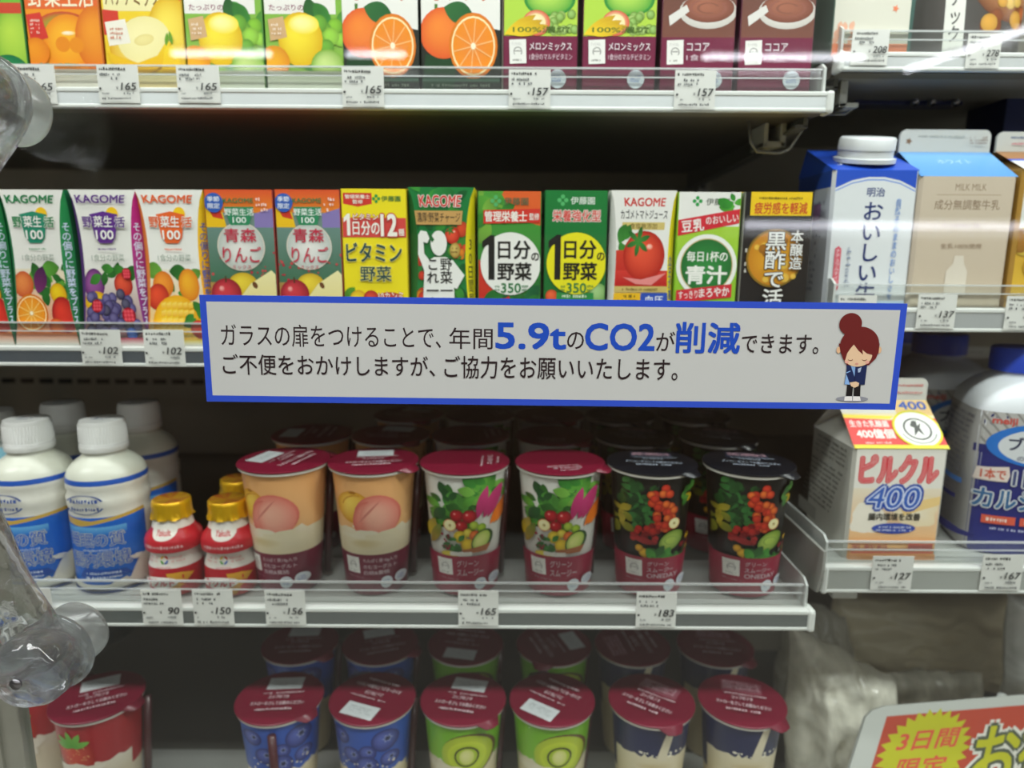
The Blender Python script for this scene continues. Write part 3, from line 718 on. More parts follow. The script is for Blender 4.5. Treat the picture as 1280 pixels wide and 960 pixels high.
# ------------------------------------------------------------------ small juice cartons on the middle shelf
def veg_mix(a, y0, y1, seed=1, n=26, cols=('#d8402c', '#e88a1e', '#f2c21a', '#5a9a2c', '#2f7a30', '#b8283c', '#8fbf3a')):
    a.rnd.seed(seed); a.rect(0, y0, 1, y1, '#6d8a34', '#a85a28'); a.leaves(14, 0, 1, y0, y1-0.05, 0.25, ('#3c8a34', '#5aa63a', '#2c6a2c'))
    a.scatter(n, 0.02, 0.98, y0+0.03, y1-0.03, 0.06, 0.13, cols)
def front_box(name, label, cat, grp, px0, px1, pyref, ptop, Y, zb, D, art, side, top=None, side2=None, leafy=0.0, facet=None, seam=True, mat_=None, vs=1.0, low='#e8e6de'):
    """a drink carton; leafy > 0 gives it lens-shaped panels down its front corners"""
    x0 = P(px0, pyref, Y).x; x1 = P(px1, pyref, Y).x; W = x1-x0; H = P((px0+px1)/2, ptop, Y).z-zb; h = W/2
    A = Art(W, H*vs, seed=int(abs(px0)*7+3)); art(A); mb = MB(); zo = H*(1-vs); side = side; side2 = side2 or side; top = top or side
    n = 16 if leafy else 1
    def ch(t): return leafy*W*math.sin(PI*min(1, max(0, 1-t)*1.02)**0.8)**0.8 if leafy else 0.0006
    rows = [i/n for i in range(n+1)]
    for i in range(n):
        t0, t1 = rows[i], rows[i+1]; c0, c1 = ch(t0), ch(t1); z0, z1 = t0*H, t1*H
        mb.add([(-h+c0, 0, z0), (h-c0, 0, z0), (h-c1, 0, z1), (-h+c1, 0, z1)], [(0, 1, 2, 3)], low)
        for sg, cc in ((1, side), (-1, side2)):
            f = [(0, 1, 2, 3)] if sg > 0 else [(3, 2, 1, 0)]
            mb.add([(sg*(h-c0), 0, z0), (sg*h, c0, z0), (sg*h, c1, z1), (sg*(h-c1), 0, z1)], f, cc)
            mb.add([(sg*h, c0, z0), (sg*h, D, z0), (sg*h, D, z1), (sg*h, c1, z1)], f, cc)
    mb.add([(-h, D, 0), (h, D, 0), (h, D, H), (-h, D, H)], [(3, 2, 1, 0)], side)
    mb.add([(-h, 0, H), (h, 0, H), (h, D, H), (-h, D, H)], [(0, 1, 2, 3)], top); mb.add([(-h, 0, 0), (h, 0, 0), (h, D, 0), (-h, D, 0)], [(3, 2, 1, 0)], side)
    if seam: mb.box(-h+0.001, D*0.42, H, h-0.001, D*0.58, H+0.0012, top)
    ys = [q*H for q in rows]
    def fn(x, y):
        c = ch((y+zo)/H); return (x/W*(W-2*c), 0, y+zo), (0, -1, 0)
    A.emit(mb, fn, (), [q-zo for q in ys])
    if facet:
        B = Art(W, H, seed=5); facet(B)
        def fn2(x, y):
            c = ch(y/H); u = x/W+0.5; return (h-c+c*u, c*u, y), (0.707, -0.707, 0)
        B.emit(mb, fn2, (), ys)
    o = mb.build(name, mat_ or PR_CARD); o.location = ((x0+x1)/2, Y, zb); tag(o, label, cat, grp); return o

def trio(main, cup, sub, fruits):
    def art(a):
        a.rect(0, 0, 1, 1, '#ebe9e2')
        fruits(a)
        a.ell(0.66, 0.155, 0.11, '#f7c61e', n=18)
        a.poly([(0.24, 0.155), (0.5, 0.135), (0.76, 0.155), (0.7, 0.3), (0.62, 0.335), (0.38, 0.335), (0.3, 0.3)], cup)
        a.text('KAGOME', 0.07, 0.87, 0.035, 0.083, main, 0.03)
        a.text('野', 0.1, 0.27, 0.17, 0.235, main, 0.03, '#ebe9e2', 0.05); a.text('菜生', 0.31, 0.66, 0.165, 0.235, '#f2f0ea', 0.02); a.text('活', 0.71, 0.9, 0.17, 0.235, main, 0.03, '#ebe9e2', 0.05)
        a.text('100', 0.33, 0.67, 0.255, 0.31, '#f2f0ea', 0.03)
        a.fine(0.34, 0.72, 0.363, 0.383, main, 1, 0.95); a.text('1食分の野菜', 0.2, 0.86, 0.405, 0.45, '#8d9a8c', 0.0)
    return art
def fr_orange(a):
    a.rect(0, 0.5, 1, 1, '#eadfc4', '#e8742a'); a.leaves(16, 0.3, 1.0, 0.5, 0.64, 0.3, ('#3f8f35', '#5fa53c', '#2c742e')); a.ell(0.15, 0.6, 0.2, '#ee8f4a', '#c8502a'); a.ell(0.82, 0.66, 0.16, '#f4d21e', '#d89a14')
    a.leaf(0.42, 0.66, 0.45, 0.3, 70, '#7a2c6a', '#3d1c46'); a.ell(0.86, 0.8, 0.22, '#e8402e', '#9e1a1c', 1.3); a.ell(0.7, 0.88, 0.14, '#ef7a2c', '#b8401c'); orange_half(a, 0.27, 0.79, 0.3); a.rect(0, 0.92, 1, 1, '#ee7a2a', '#f0ece4')
def fr_grape(a):
    a.rect(0, 0.5, 1, 1, '#e8e2d6', '#8a2046'); a.ell(0.18, 0.6, 0.2, '#a25aa0', '#5c2468', 1.2); a.leaves(8, 0.3, 0.9, 0.5, 0.58, 0.25, ('#3f8f35', '#2c742e')); a.ell(0.75, 0.6, 0.18, '#ee5a3c', '#a82420'); a.ell(0.2, 0.71, 0.22, '#f6d427', '#dc9c16', 0.7)
    grapes(a, 0.1, 0.9, 0.66, 0.92, 0.085, 46); berry(a, 0.22, 0.74, 0.1); berry(a, 0.78, 0.8, 0.12); a.ell(0.78, 0.92, 0.09, '#4a78c8', '#22408a'); berry(a, 0.85, 0.53, 0.09); a.rect(0, 0.95, 1, 1, '#b81e4a', '#e9e4de')
def fr_mango(a):
    a.rect(0, 0.5, 1, 1, '#e9e2cf', '#f0b41c'); a.leaves(10, 0.0, 0.9, 0.5, 0.66, 0.28, ('#3f8f35', '#6aa53c', '#2c742e')); a.ell(0.25, 0.6, 0.2, '#f49a34', '#d8701c'); a.ell(0.75, 0.6, 0.2, '#f6b42c', '#de7c1a', 1.2); a.ell(0.15, 0.68, 0.2, '#ee5230', '#b0261c')
    a.ell(0.48, 0.84, 0.42, '#fbd234', '#f0a818', 0.95)
    for i in range(6):
        for j in range(5): a.poly([(0.2+i*0.1, 0.72+j*0.052), (0.285+i*0.1, 0.71+j*0.052), (0.28+i*0.1, 0.75+j*0.052), (0.2+i*0.1, 0.76+j*0.052)], '#fde069', '#f5b020')
    a.leaves(6, 0.75, 0.95, 0.74, 0.84, 0.25, ('#3c8a34',)); a.ell(0.83, 0.89, 0.14, '#e8482e', '#a81f1c'); a.rect(0, 0.96, 1, 1, '#f2d02a', '#f0ece4')
def facet_txt(c0, c1, tc='#dfe6ff'):
    def f(a):
        a.rect(0, 0, 1, 1, c0, c1); a.vtext('その偏りに野菜をプラス', 0.15, 0.85, 0.2, 0.86, tc, 0.02)
    return f
def apple_art(a):
    a.rect(0, 0, 1, 1, '#738c82'); a.rect(0, 0, 1, 0.2, '#e0552c', '#e8862a')
    a.poly([(0, 0.13), (0.25, 0.2), (0.3, 0.33), (0, 0.33)], '#f0be1e'); a.poly([(1, 0.16), (0.72, 0.21), (0.72, 0.35), (1, 0.35)], '#8a7ab4'); a.poly([(0.0, 0.12), (0.2, 0.15), (0.26, 0.26), (0.1, 0.24)], '#d23c2a')
    a.rect(0, 0.33, 1, 0.82, '#6c8a80', '#3f6f52'); a.scatter(30, 0, 1, 0.55, 0.8, 0.012, 0.025, ('#c8384a', '#d85a5a'))
    a.ell(0.5, 0.5, 0.36, '#efece6', '#b9c2ba', 0.98, h=(0, 0)); a.ring(0.5, 0.5, 0.34, 0.36, '#d6cfc0', 0.98)
    a.poly([(0.28, 0.15), (0.72, 0.15), (0.64, 0.31), (0.36, 0.31)], '#2f8a5c'); a.text('野菜生活', 0.28, 0.72, 0.165, 0.225, '#eef2ec', 0.015); a.text('100', 0.4, 0.6, 0.24, 0.29, '#eef2ec', 0.02)
    a.text('KAGOME', 0.27, 0.72, 0.075, 0.115, '#1f7a4c', 0.02); a.ell(0.13, 0.115, 0.14, '#2f5cb4'); a.text('季節', 0.04, 0.22, 0.06, 0.105, '#e6ecf8', 0.02); a.text('限定', 0.04, 0.22, 0.12, 0.165, '#e6ecf8', 0.02); a.fine(0.76, 0.96, 0.06, 0.2, '#f3d8d0', 3)
    a.text('青森', 0.26, 0.74, 0.34, 0.46, '#c4324a', 0.012); a.text('りんご', 0.22, 0.8, 0.5, 0.64, '#c4324a', 0.012); a.text('ミックス', 0.36, 0.64, 0.665, 0.7, '#c4324a', 0.01)
    a.rect(0, 0.82, 1, 1, '#a8884a', '#c0503a'); a.ell(0.5, 0.84, 0.22, '#f2d640', '#c8a020', 0.8); apple(a, 0.24, 0.92, 0.23, '#d8404a', '#8e1a28')
    a.poly([(0.36, 1.02), (0.62, 0.83), (0.94, 0.71), (1.02, 0.76), (1.02, 1.02)], '#f1e6ac', '#e8d890'); a.ell(0.68, 0.845, 0.035, '#6b4020', k=1.5, rot=30)
def vitamin_art(a):
    a.rect(0, 0, 1, 1, '#f1dd22'); a.poly([(0.02, 0.035), (0.47, 0.035), (0.47, 0.13), (0.25, 0.155), (0.02, 0.13)], '#d23a30'); a.text('管理栄養士', 0.05, 0.44, 0.05, 0.085, '#f6eede', 0.02); a.text('監修', 0.17, 0.33, 0.095, 0.128, '#f6eede', 0.02)
    clover(a, 0.54, 0.085, 0.04); a.text('伊藤園', 0.62, 0.92, 0.06, 0.108, '#3f7a3c', 0.01)
    a.rect(0.0, 0.25, 1, 0.42, '#d84a44'); a.text('日分の', 0.16, 0.58, 0.28, 0.4, '#f6f0e4', 0.03, '#c22f2c', 0.05); a.poly([(0.07, 0.405), (0.12, 0.405), (0.12, 0.215), (0.085, 0.215), (0.02, 0.25), (0.02, 0.29), (0.07, 0.265)], '#f6f0e4'); a.text('ビタミン', 0.17, 0.56, 0.215, 0.268, '#f6f0e4', 0.02, '#c22f2c', 0.06); a.text('12', 0.61, 0.85, 0.22, 0.405, '#f6f0e4', 0.045, '#c22f2c', 0.05); a.text('種', 0.88, 0.97, 0.345, 0.405, '#f6f0e4', 0.02)
    a.text('ビタミン', 0.05, 0.92, 0.47, 0.635, '#274a4c', 0.03, '#f4ea8a', 0.03); a.text('野菜', 0.26, 0.75, 0.675, 0.81, '#274a4c', 0.02, '#f4ea8a', 0.03)
    a.leaves(5, 0.05, 0.2, 0.86, 0.95, 0.2, ('#8fbf3a', '#5a9a2c')); a.ell(0.22, 0.97, 0.14, '#f3d22a', '#d8a01e'); a.ell(0.42, 0.96, 0.12, '#e0503a', '#a82a20'); a.ell(0.72, 0.97, 0.22, '#d8503c', '#b03a28', 0.5); a.text('10カンミ', 0.54, 0.93, 0.905, 0.985, '#f3e4d8', 0.02, '#c8443c', 0.04)
def charge_art(a):
    a.rect(0, 0, 1, 1, '#1f7a3c'); a.rnd.seed(3); a.leaves(30, 0, 1, 0, 1, 0.3, ('#2c8a40', '#3f9a3c', '#17602e')); a.scatter(14, 0.6, 1, 0.35, 0.6, 0.05, 0.12, ('#e0502c', '#ee8a2a', '#5aa63a')); a.scatter(8, 0, 0.12, 0.5, 1.0, 0.05, 0.1, ('#d8402c', '#e88a1e'))
    a.text('KAGOME', 0.12, 0.84, 0.07, 0.165, '#d63c34', 0.03, '#f0ece2', 0.05); a.rect(0.0, 0.2, 0.9, 0.32, '#c89c5c'); a.text('濃厚!野菜チャージ', 0.03, 0.86, 0.215, 0.3, '#2d2620', 0.008)
    tomato(a, 0.72, 0.41, 0.15); a.ell(0.78, 0.54, 0.11, '#d9c06a', '#a8863c'); a.fine(0.7, 0.86, 0.51, 0.57, '#7a5a28', 2)
    Wt = '#ecebe4'; a.ell(0.44, 0.48, 0.17, Wt, k=1.1); a.poly([(0.2, 0.385), (0.26, 0.385), (0.35, 0.45), (0.3, 0.475)], '#1f6a34'); a.poly([(0.02, 0.41), (0.08, 0.37), (0.2, 0.38), (0.25, 0.44), (0.2, 0.48), (0.12, 0.47), (0.13, 0.57), (0.24, 0.63), (0.34, 0.6), (0.58, 0.6), (0.74, 0.63), (0.97, 0.76), (0.8, 0.88), (0.74, 0.87), (0.74, 1.02), (0.13, 1.02), (0.13, 0.72), (0.0, 0.58)], Wt)
    a.vtext('野菜一日', 0.47, 0.71, 0.605, 1.07, '#222523', 0.02); a.vtext('これ一本', 0.19, 0.43, 0.605, 1.07, '#222523', 0.02)
def day_art(bg0, bg1, circ, red_txt, bottom):
    def art(a):
        a.rect(0, 0, 1, 1, bg0, bg1); a.rnd.seed(8)
        if bottom == 'veg':
            a.poly([(0.35, 0), (1, 0), (1, 0.3), (0.6, 0.24)], '#e0622c'); a.leaves(14, 0, 0.4, 0, 0.3, 0.35, ('#5aa63a', '#7cb342', '#3c8a34')); a.poly([(0, 0.6), (0.4, 0.8), (0.55, 1), (0, 1)], '#d23a2a', '#c22f22'); a.leaves(16, 0.4, 1, 0.75, 1, 0.3, ('#2c7a34', '#1f6a3c'))
        clover(a, 0.28, 0.085, 0.055, '#57b26a'); a.text('伊藤園', 0.41, 0.8, 0.055, 0.12, '#e0e6da' if bottom != 'veg' else '#5a6a4a', 0.01)
        if bottom == 'veg': a.poly([(0.08, 0.165), (1, 0.15), (1, 0.27), (0.08, 0.285)], '#d4382c'); a.text('管理栄養士', 0.1, 0.78, 0.175, 0.265, '#f3ece2', 0.03); a.text('監修', 0.82, 0.98, 0.19, 0.25, '#f3ece2', 0.02)
        else: a.text('栄養強化型', 0.12, 0.9, 0.17, 0.27, '#d8382c', 0.02, '#f0ece2', 0.06); a.ell(0.12, 0.93, 0.1, '#ee6a3c', '#c0401e'); a.ell(0.88, 0.9, 0.16, '#a9d08a', '#6a9a4a'); a.rect(0.2, 0.9, 0.82, 0.965, '#2c8a44'); a.fine(0.26, 0.76, 0.91, 0.955, '#d6e6c8', 1)
        a.ell(0.52, 0.64, 0.49, circ, k=1.0, n=40)
        a.poly([(0.16, 0.785), (0.26, 0.785), (0.26, 0.385), (0.19, 0.385), (0.06, 0.44), (0.06, 0.5), (0.16, 0.47)], '#1a1c1a'); a.text('日分', 0.32, 0.84, 0.435, 0.595, '#1a1c1a', 0.03); a.text('の', 0.86, 0.98, 0.54, 0.61, '#1a1c1a', 0.03); a.text('野菜', 0.31, 0.86, 0.63, 0.785, '#1a1c1a', 0.03)
        a.text('350', 0.37, 0.69, 0.815, 0.9, '#2c7a44', 0.02); a.fine(0.27, 0.35, 0.83, 0.89, '#2c7a44', 2, 0.9); a.fine(0.71, 0.83, 0.825, 0.89, '#2c7a44', 2, 0.9)
    return art
def tomato_art(a):
    a.rect(0, 0, 1, 1, '#e9e7e0'); a.text('KAGOME', 0.18, 0.86, 0.065, 0.135, '#d0362e', 0.03); a.text('カゴメトマトジュース', 0.1, 0.93, 0.165, 0.245, '#26292a', 0.012); a.rect(0.12, 0.275, 0.9, 0.34, '#d4bd72'); a.text('食塩無添加', 0.26, 0.76, 0.283, 0.333, '#6a5420', 0.005)
    a.leaves(6, 0.0, 0.25, 0.4, 0.5, 0.25, ('#3c8a34',)); a.rect(0, 0.52, 0.3, 0.84, '#cc3a28', '#b81c1a'); a.rect(0, 0.7, 1, 0.84, '#d43a30', '#b81c1a'); tomato(a, 0.54, 0.57, 0.4, 0.95); a.poly([(0.15, 0.76), (0.5, 0.78), (0.98, 0.72), (0.7, 0.83), (0.4, 0.82)], '#e78a86')
    a.rect(0, 0.84, 1, 0.895, '#cdb468'); a.fine(0.15, 0.85, 0.85, 0.885, '#6a5420', 1); a.rect(0, 0.9, 0.55, 1, '#eab61e'); a.rect(0.5, 0.9, 1, 1, '#2c4fb0'); a.text('血圧', 0.58, 0.92, 0.925, 0.99, '#eef0f4', 0.02); a.fine(0.08, 0.46, 0.91, 0.99, '#5a4a18', 2)
def soy_art(a):
    a.rect(0, 0, 1, 0.4, '#e9e7e0'); a.rect(0, 0.3, 1, 1, '#a4cc3c', '#8abf2e'); clover(a, 0.3, 0.08, 0.05); a.text('伊藤園', 0.44, 0.82, 0.055, 0.115, '#55604f', 0.01); a.rnd.seed(2); a.leaves(7, 0.8, 0.98, 0.06, 0.14, 0.22, ('#3c9a34', '#5ab03a'))
    a.poly([(0, 0.245), (1, 0.145), (1, 0.27), (0, 0.385)], '#d22c38'); a.text('豆乳', 0.06, 0.42, 0.24, 0.345, '#f1e8e2', 0.03, rot=6); a.text('のおいしい', 0.45, 0.98, 0.2, 0.27, '#f1e8e2', 0.02, rot=6)
    a.ell(0.5, 0.65, 0.5, '#efeee6', k=1.0, n=40); a.ell(0.5, 0.65, 0.435, '#c9b27a', k=1.0, n=40); a.ell(0.5, 0.65, 0.42, '#2c8a3c', '#1c6a2e', 1.0, h=(0, 0), n=40)
    a.text('毎日1杯の', 0.17, 0.84, 0.52, 0.61, '#f0efe6', 0.02); a.text('青汁', 0.17, 0.84, 0.65, 0.81, '#f0efe6', 0.04)
    a.poly([(0.02, 0.87), (0.94, 0.81), (0.94, 0.93), (0.02, 0.985)], '#cf2c38'); a.text('すっきり', 0.06, 0.38, 0.875, 0.945, '#f1e8e2', 0.01, rot=4); a.text('まろやか', 0.4, 0.9, 0.845, 0.925, '#f1e8e2', 0.03, rot=4)
def vinegar_art(a):
    a.rect(0, 0, 1, 1, '#1d1c1b'); a.rect(0.08, 0.0, 0.98, 0.205, '#f0c81e'); a.text('疲労感を軽減', 0.14, 0.92, 0.09, 0.19, '#c8382a', 0.02); a.fine(0.2, 0.86, 0.035, 0.07, '#5a4218', 1, 0.95)
    a.ell(0.48, 0.58, 0.42, '#e8a82c', '#c07a14', 1.0, h=(0.2, -0.2), n=40); a.ring(0.48, 0.58, 0.39, 0.42, '#8a6a1c'); a.rnd.seed(5); a.scatter(20, 0.2, 0.8, 0.4, 0.78, 0.03, 0.07, ('#f0c04a', '#d89420', '#a86a14'), 0.8)
    a.vtext('黒酢で活', 0.34, 0.64, 0.34, 1.02, '#ecebe6', 0.02, '#2a2420', 0.04); a.vtext('本醸造', 0.7, 0.88, 0.33, 0.68, '#ecebe6', 0.015, '#4a3418', 0.04); a.fine(0.03, 0.09, 0.48, 0.72, '#c8c4ba', 4)
GJ = 'small juice cartons on the middle shelf'
YJ = 0.4915
def juice(label, x0, x1, pt, art, side, **k):
    return front_box('juice_carton', label, 'juice carton', GJ, x0, x1, 250, pt, YJ, ZLM, 0.036, art, side, **k)
GR, PU, OG = '#1c8048', '#5d2d84', '#e0602a'
juice('leftmost juice carton, only its green right corner panel in view', -87, -4, 237, trio(GR, '#1e8a6a', '', fr_orange), '#1c7a48', top='#e8e6de', leafy=0.13, facet=facet_txt('#2a9a54', '#14663c'))
juice('white carton with green lettering and a halved orange', -2, 80, 237, trio(GR, '#1e8a6a', '', fr_orange), '#1c7a48', top='#2a8a54', leafy=0.13, facet=facet_txt('#2a9a54', '#14663c'))
juice('white carton with purple lettering and dark grapes', 86, 170, 237, trio(PU, '#62308c', '', fr_grape), '#5b2b7c', top='#6a3a8a', leafy=0.13, facet=facet_txt('#cc2a86', '#552a78'))
juice('white carton with orange lettering and a cubed mango', 169, 254, 237, trio(OG, '#e8662c', '', fr_mango), '#ee8a24', top='#ee8a4a', leafy=0.13, facet=facet_txt('#f6d020', '#ee8a1e', '#5a6ab0'))
juice('first of the two red topped apple cartons, beside the mango carton', 255, 341, 237, apple_art, '#9a3a34', top='#d8502c', vs=0.71, low='#b8783c')
juice('second of the two red topped apple cartons, beside the yellow vitamin carton', 343, 425, 237, apple_art, '#9a3a34', top='#d8502c', vs=0.71, low='#b8783c')
juice('bright yellow vegetable carton with a red band', 426, 508, 236, vitamin_art, '#d8c01e', top='#e8d41e', vs=0.71, low='#e8d41e')
juice('dark green carton with a white drinking figure and yellow corner', 510, 593, 234, charge_art, '#e8d020', side2='#1c6a34', top='#2c7a3c', leafy=0.14, facet=lambda a: (a.rect(0, 0, 1, 1, '#ecd91e'), a.vtext('30日間野菜不足', 0.2, 0.8, 0.3, 1.0, '#3c3a28', 0.01)), vs=0.71, low='#2c7a3c')
juice('green and red carton with a white circle and big black 1', 597, 677, 239, day_art('#4d9a3a', '#2c7a34', '#eceae2', '#d4382c', 'veg'), '#2c7a34', top='#7aa83a', vs=0.71, low='#2c7a34')
juice('dark green carton with a yellow circle and big black 1', 681, 760, 238, day_art('#1f7a38', '#17682e', '#eadf1e', '#d8382c', 'plain'), '#17602c', top='#2c7a3c', vs=0.71, low='#1c7036')
juice('white carton with one big red tomato', 764, 846, 238, tomato_art, '#e6cf20', side2='#e4e2da', top='#e6e4dc', leafy=0.1, facet=lambda a: (a.rect(0, 0, 1, 1, '#e8d422'), a.vtext('血圧が高めの方', 0.2, 0.8, 0.4, 0.9, '#3a55a0', 0.02)), vs=0.71, low='#d8c98a')
juice('white and lime green carton with a green ringed circle', 848, 927, 240, soy_art, '#8abf2e', top='#e4e2da', vs=0.71, low='#8abf2e')
juice('black carton with a golden circle and yellow top', 931, 1018, 240, vinegar_art, '#191817', side2='#8b8880', top='#d8b41e', vs=0.71, low='#1d1c1b')

# ------------------------------------------------------------------ tall cartons on the top shelf (only the lower halves are in the frame)
GTOP = 'fruit drink cartons on the top shelf'
YTP = 0.5155; HT = CZ+0.240
def topbox(label, x0, x1, art, side, **k):
    Y = YTP; zb = ZLT; c = front_box('drink_carton', label, 'drink carton', GTOP, x0, x1, 60, -112, Y, zb, 0.052, art, side, **k); return c
def y_(px): return 0.5+px/224           # photograph row to height fraction on these cartons
def green_art(a):
    a.rect(0, 0, 1, 1, '#4f9a34', '#8cc63a'); a.leaf(0.55, 0.95, 0.8, 0.3, 70, '#3faa3c', '#1f7a3c'); a.ell(0.9, 0.72, 0.35, '#b8d84a', '#5a9a2c', 1.3); a.ell(0.75, 0.93, 0.3, '#1f8a54', '#146a3c'); a.rect(0.6, 0.5, 1, 0.56, '#c8442c')
def peach_art(a):
    a.rect(0, 0, 1, 1, '#f0a024', '#e8861c'); a.rect(0, 0.3, 1, y_(8), '#e0662c'); a.text('野菜生活', 0.05, 0.95, 0.4, y_(5), '#f2e6c8', 0.02)
    a.ell(0.5, y_(36), 0.42, '#8fae3a', '#c83a28', 0.6); a.ell(0.56, y_(50), 0.36, '#fbb62a', '#e8861a', 1.0); a.ell(0.95, y_(45), 0.3, '#f29a2a', '#d86c1a', 1.4); a.ell(0.56, y_(38), 0.1, '#fdf0d8', '#fbc85a', 0.3); a.ell(0.47, y_(52), 0.1, '#e88a1c'); a.ell(0.66, y_(53), 0.1, '#ea8e1e')
    a.poly([(0.0, y_(15)), (0.2, y_(12)), (0.28, y_(44)), (0.03, y_(50))], '#d2382c'); a.fine(0.05, 0.2, y_(20), y_(40), '#f0c8b8', 4); a.ell(0.1, y_(62), 0.18, '#f0961e', '#e07a18'); a.fine(0.1, 0.7, y_(75), y_(82), '#4a9a7a', 1, 0.95); a.rect(0, y_(84), 1, 1, '#e8ddca', '#f0e8dc')
def banana_art(a):
    a.rect(0, 0, 1, 1, '#eed23a', '#ecc426'); a.rect(0.02, 0.3, 0.9, y_(10), '#ece2a8'); a.text('バナナミックス', 0.05, 0.85, 0.4, y_(4), '#7a5a28', 0.01); a.poly([(0.85, 0.4), (1, 0.4), (1, y_(20)), (0.88, y_(10))], '#d8482c')
    a.poly([(0, y_(8)), (0.2, y_(10)), (0.2, y_(40)), (0, y_(40))], '#d23c2c'); a.ell(0.85, y_(40), 0.3, '#f7e05a', '#d8a81c', 1.5); a.ell(0.45, y_(56), 0.4, '#f6df6a', '#dca41c', 0.85, 15); a.ell(0.5, y_(46), 0.34, '#f7ecb0', '#ece0a0', 0.8, 12); a.ell(0.5, y_(46), 0.13, '#efe09a', '#e5d48a', 0.5, 12)
    a.poly([(0.02, y_(24)), (0.28, y_(20)), (0.33, y_(50)), (0.05, y_(54))], '#efe9da'); a.fine(0.08, 0.26, y_(30), y_(46), '#c86a4a', 3); a.poly([(0.02, y_(60)), (0.12, y_(66)), (0.4, y_(76)), (0.66, y_(66)), (0.8, y_(46)), (0.84, y_(50)), (0.76, y_(76)), (0.5, y_(92)), (0.2, y_(88)), (0.05, y_(74))], '#f4d02a', '#d8a01e'); a.poly([(0.76, y_(58)), (0.86, y_(52)), (0.98, y_(84)), (0.9, y_(96)), (0.7, y_(96)), (0.7, y_(84))], '#f6d832', '#dca420'); a.leaf(0.78, y_(54), 0.16, 0.15, 80, '#6a9a2c'); a.leaf(0.86, y_(52), 0.16, 0.15, 100, '#6a9a2c'); a.rect(0, y_(88), 1, 1, '#e9dcae', '#e4c88a')
def lemon_art(a):
    a.rect(0, 0, 1, 1, '#6fa83c', '#8fba4a'); a.rect(0, 0.25, 0.92, y_(13), '#e7e3dc'); a.text('シークヮーサー', 0.05, 0.87, 0.36, y_(-8), '#8a3a5a', 0.02); a.text('たっぷりの野菜', 0.06, 0.7, y_(1), y_(9), '#8a3a5a', 0.01); a.leaves(3, 0.7, 0.8, y_(7), y_(9), 0.2, ('#4fa63c',))
    a.rnd.seed(6); a.leaves(18, 0.6, 1, y_(10), y_(85), 0.3, ('#3c8a34', '#5aa63a', '#2c6a2c')); a.scatter(14, 0.68, 0.98, y_(18), y_(55), 0.08, 0.11, ('#8cc83a', '#9fd84a', '#74b43c'), 0.6); a.ell(0.45, y_(45), 0.29, '#fbe43a', '#dcae16', 1.12); a.ell(0.5, y_(26), 0.2, '#fbf3a8', '#f5dc3a', 0.6); a.poly([(0.04, y_(20)), (0.24, y_(16)), (0.28, y_(42)), (0.06, y_(47))], '#cfa87a'); a.fine(0.08, 0.22, y_(24), y_(40), '#f0dcc8', 3)
    a.ell(0.1, y_(74), 0.2, '#f2b02a', '#dc8a1a'); a.ell(0.8, y_(78), 0.22, '#c8dc8a', '#7aa83a', 0.9); a.rect(0, y_(85), 1, 1, '#c8ccb0', '#dcdccc')
def orange_art(a):
    a.rect(0, 0, 1, 1, '#22261e'); a.rect(0, 0, 1, y_(20), '#e6e4dd'); a.poly([(0.0, y_(19)), (1, y_(19)), (1, y_(32)), (0.7, y_(26)), (0.4, y_(34)), (0, y_(38))], '#e6e4dd'); a.text('オレンジ', 0.1, 0.95, 0.3, y_(-4), '#c8502c', 0.02)
    a.poly([(0.05, y_(62)), (0.45, y_(70)), (0.4, 1), (0, 1)], '#1d3f22'); a.rect(0.17, y_(0), 0.21, y_(10), '#4a7a34'); a.ell(0.28, y_(36), 0.3, '#f48a34', '#e05a26', 1.0); a.rnd.seed(1)
    a.leaf(0.29, y_(4), 0.4, 0.32, -18, '#2f6a34', '#1f5a2c'); orange_half(a, 0.66, y_(52), 0.31, 1.25, '#f0a634', '#ee8a34', '#f3b676'); a.rect(0, y_(93), 1, y_(97), '#4f6a58'); a.fine(0.1, 0.9, y_(99), y_(105), '#86907e', 1)
def fm_top(title, sub, pic, mar='#74203f'):
    def art(a):
        a.rect(0, 0, 1, 1, mar); pic(a); mark_square(a, 0.07, 0.31, y_(43), y_(74)); a.text(title, 0.35, 0.93 if len(title) > 4 else 0.66, y_(47), y_(57), '#e9dfe2', 0.015); a.text(sub, 0.35, 0.94, y_(61), y_(69), '#d9c4cc', 0.005); a.fine(0.07, 0.4, y_(78), y_(81), '#c8a4b0', 1); badge(a, 0.74, y_(93), 0.12)
    return art
def melon_pic(a):
    a.rect(0, 0, 1, y_(39), '#9cc63a', '#b4d44a'); a.rnd.seed(4); a.ell(0.62, y_(-6), 0.34, '#b8dc5a', '#3f9a34', 0.6); a.ring(0.62, y_(-6), 0.31, 0.35, '#2f8a34', 0.6)
    grapes(a, 0.6, 0.98, y_(12), y_(34), 0.06, 18, ('#a8d04a', '#8fc03a', '#b8dc6a')); a.ell(0.44, y_(23), 0.19, '#f0d8a8', '#d8543a', 0.85); a.ell(0.44, y_(23), 0.13, '#f6ecc4', '#f0dca0', 0.9); a.ell(0.46, y_(25), 0.03, '#5a3416', k=1.5)
    for q in range(3): a.leaf(0.0+q*0.06, y_(38), 0.5, 0.13, 30-q*8, '#f0cf2a', '#c89a1a')
    a.text('100%濃縮', 0.12, 0.9, y_(27), y_(35), '#4a6a24', 0.01)
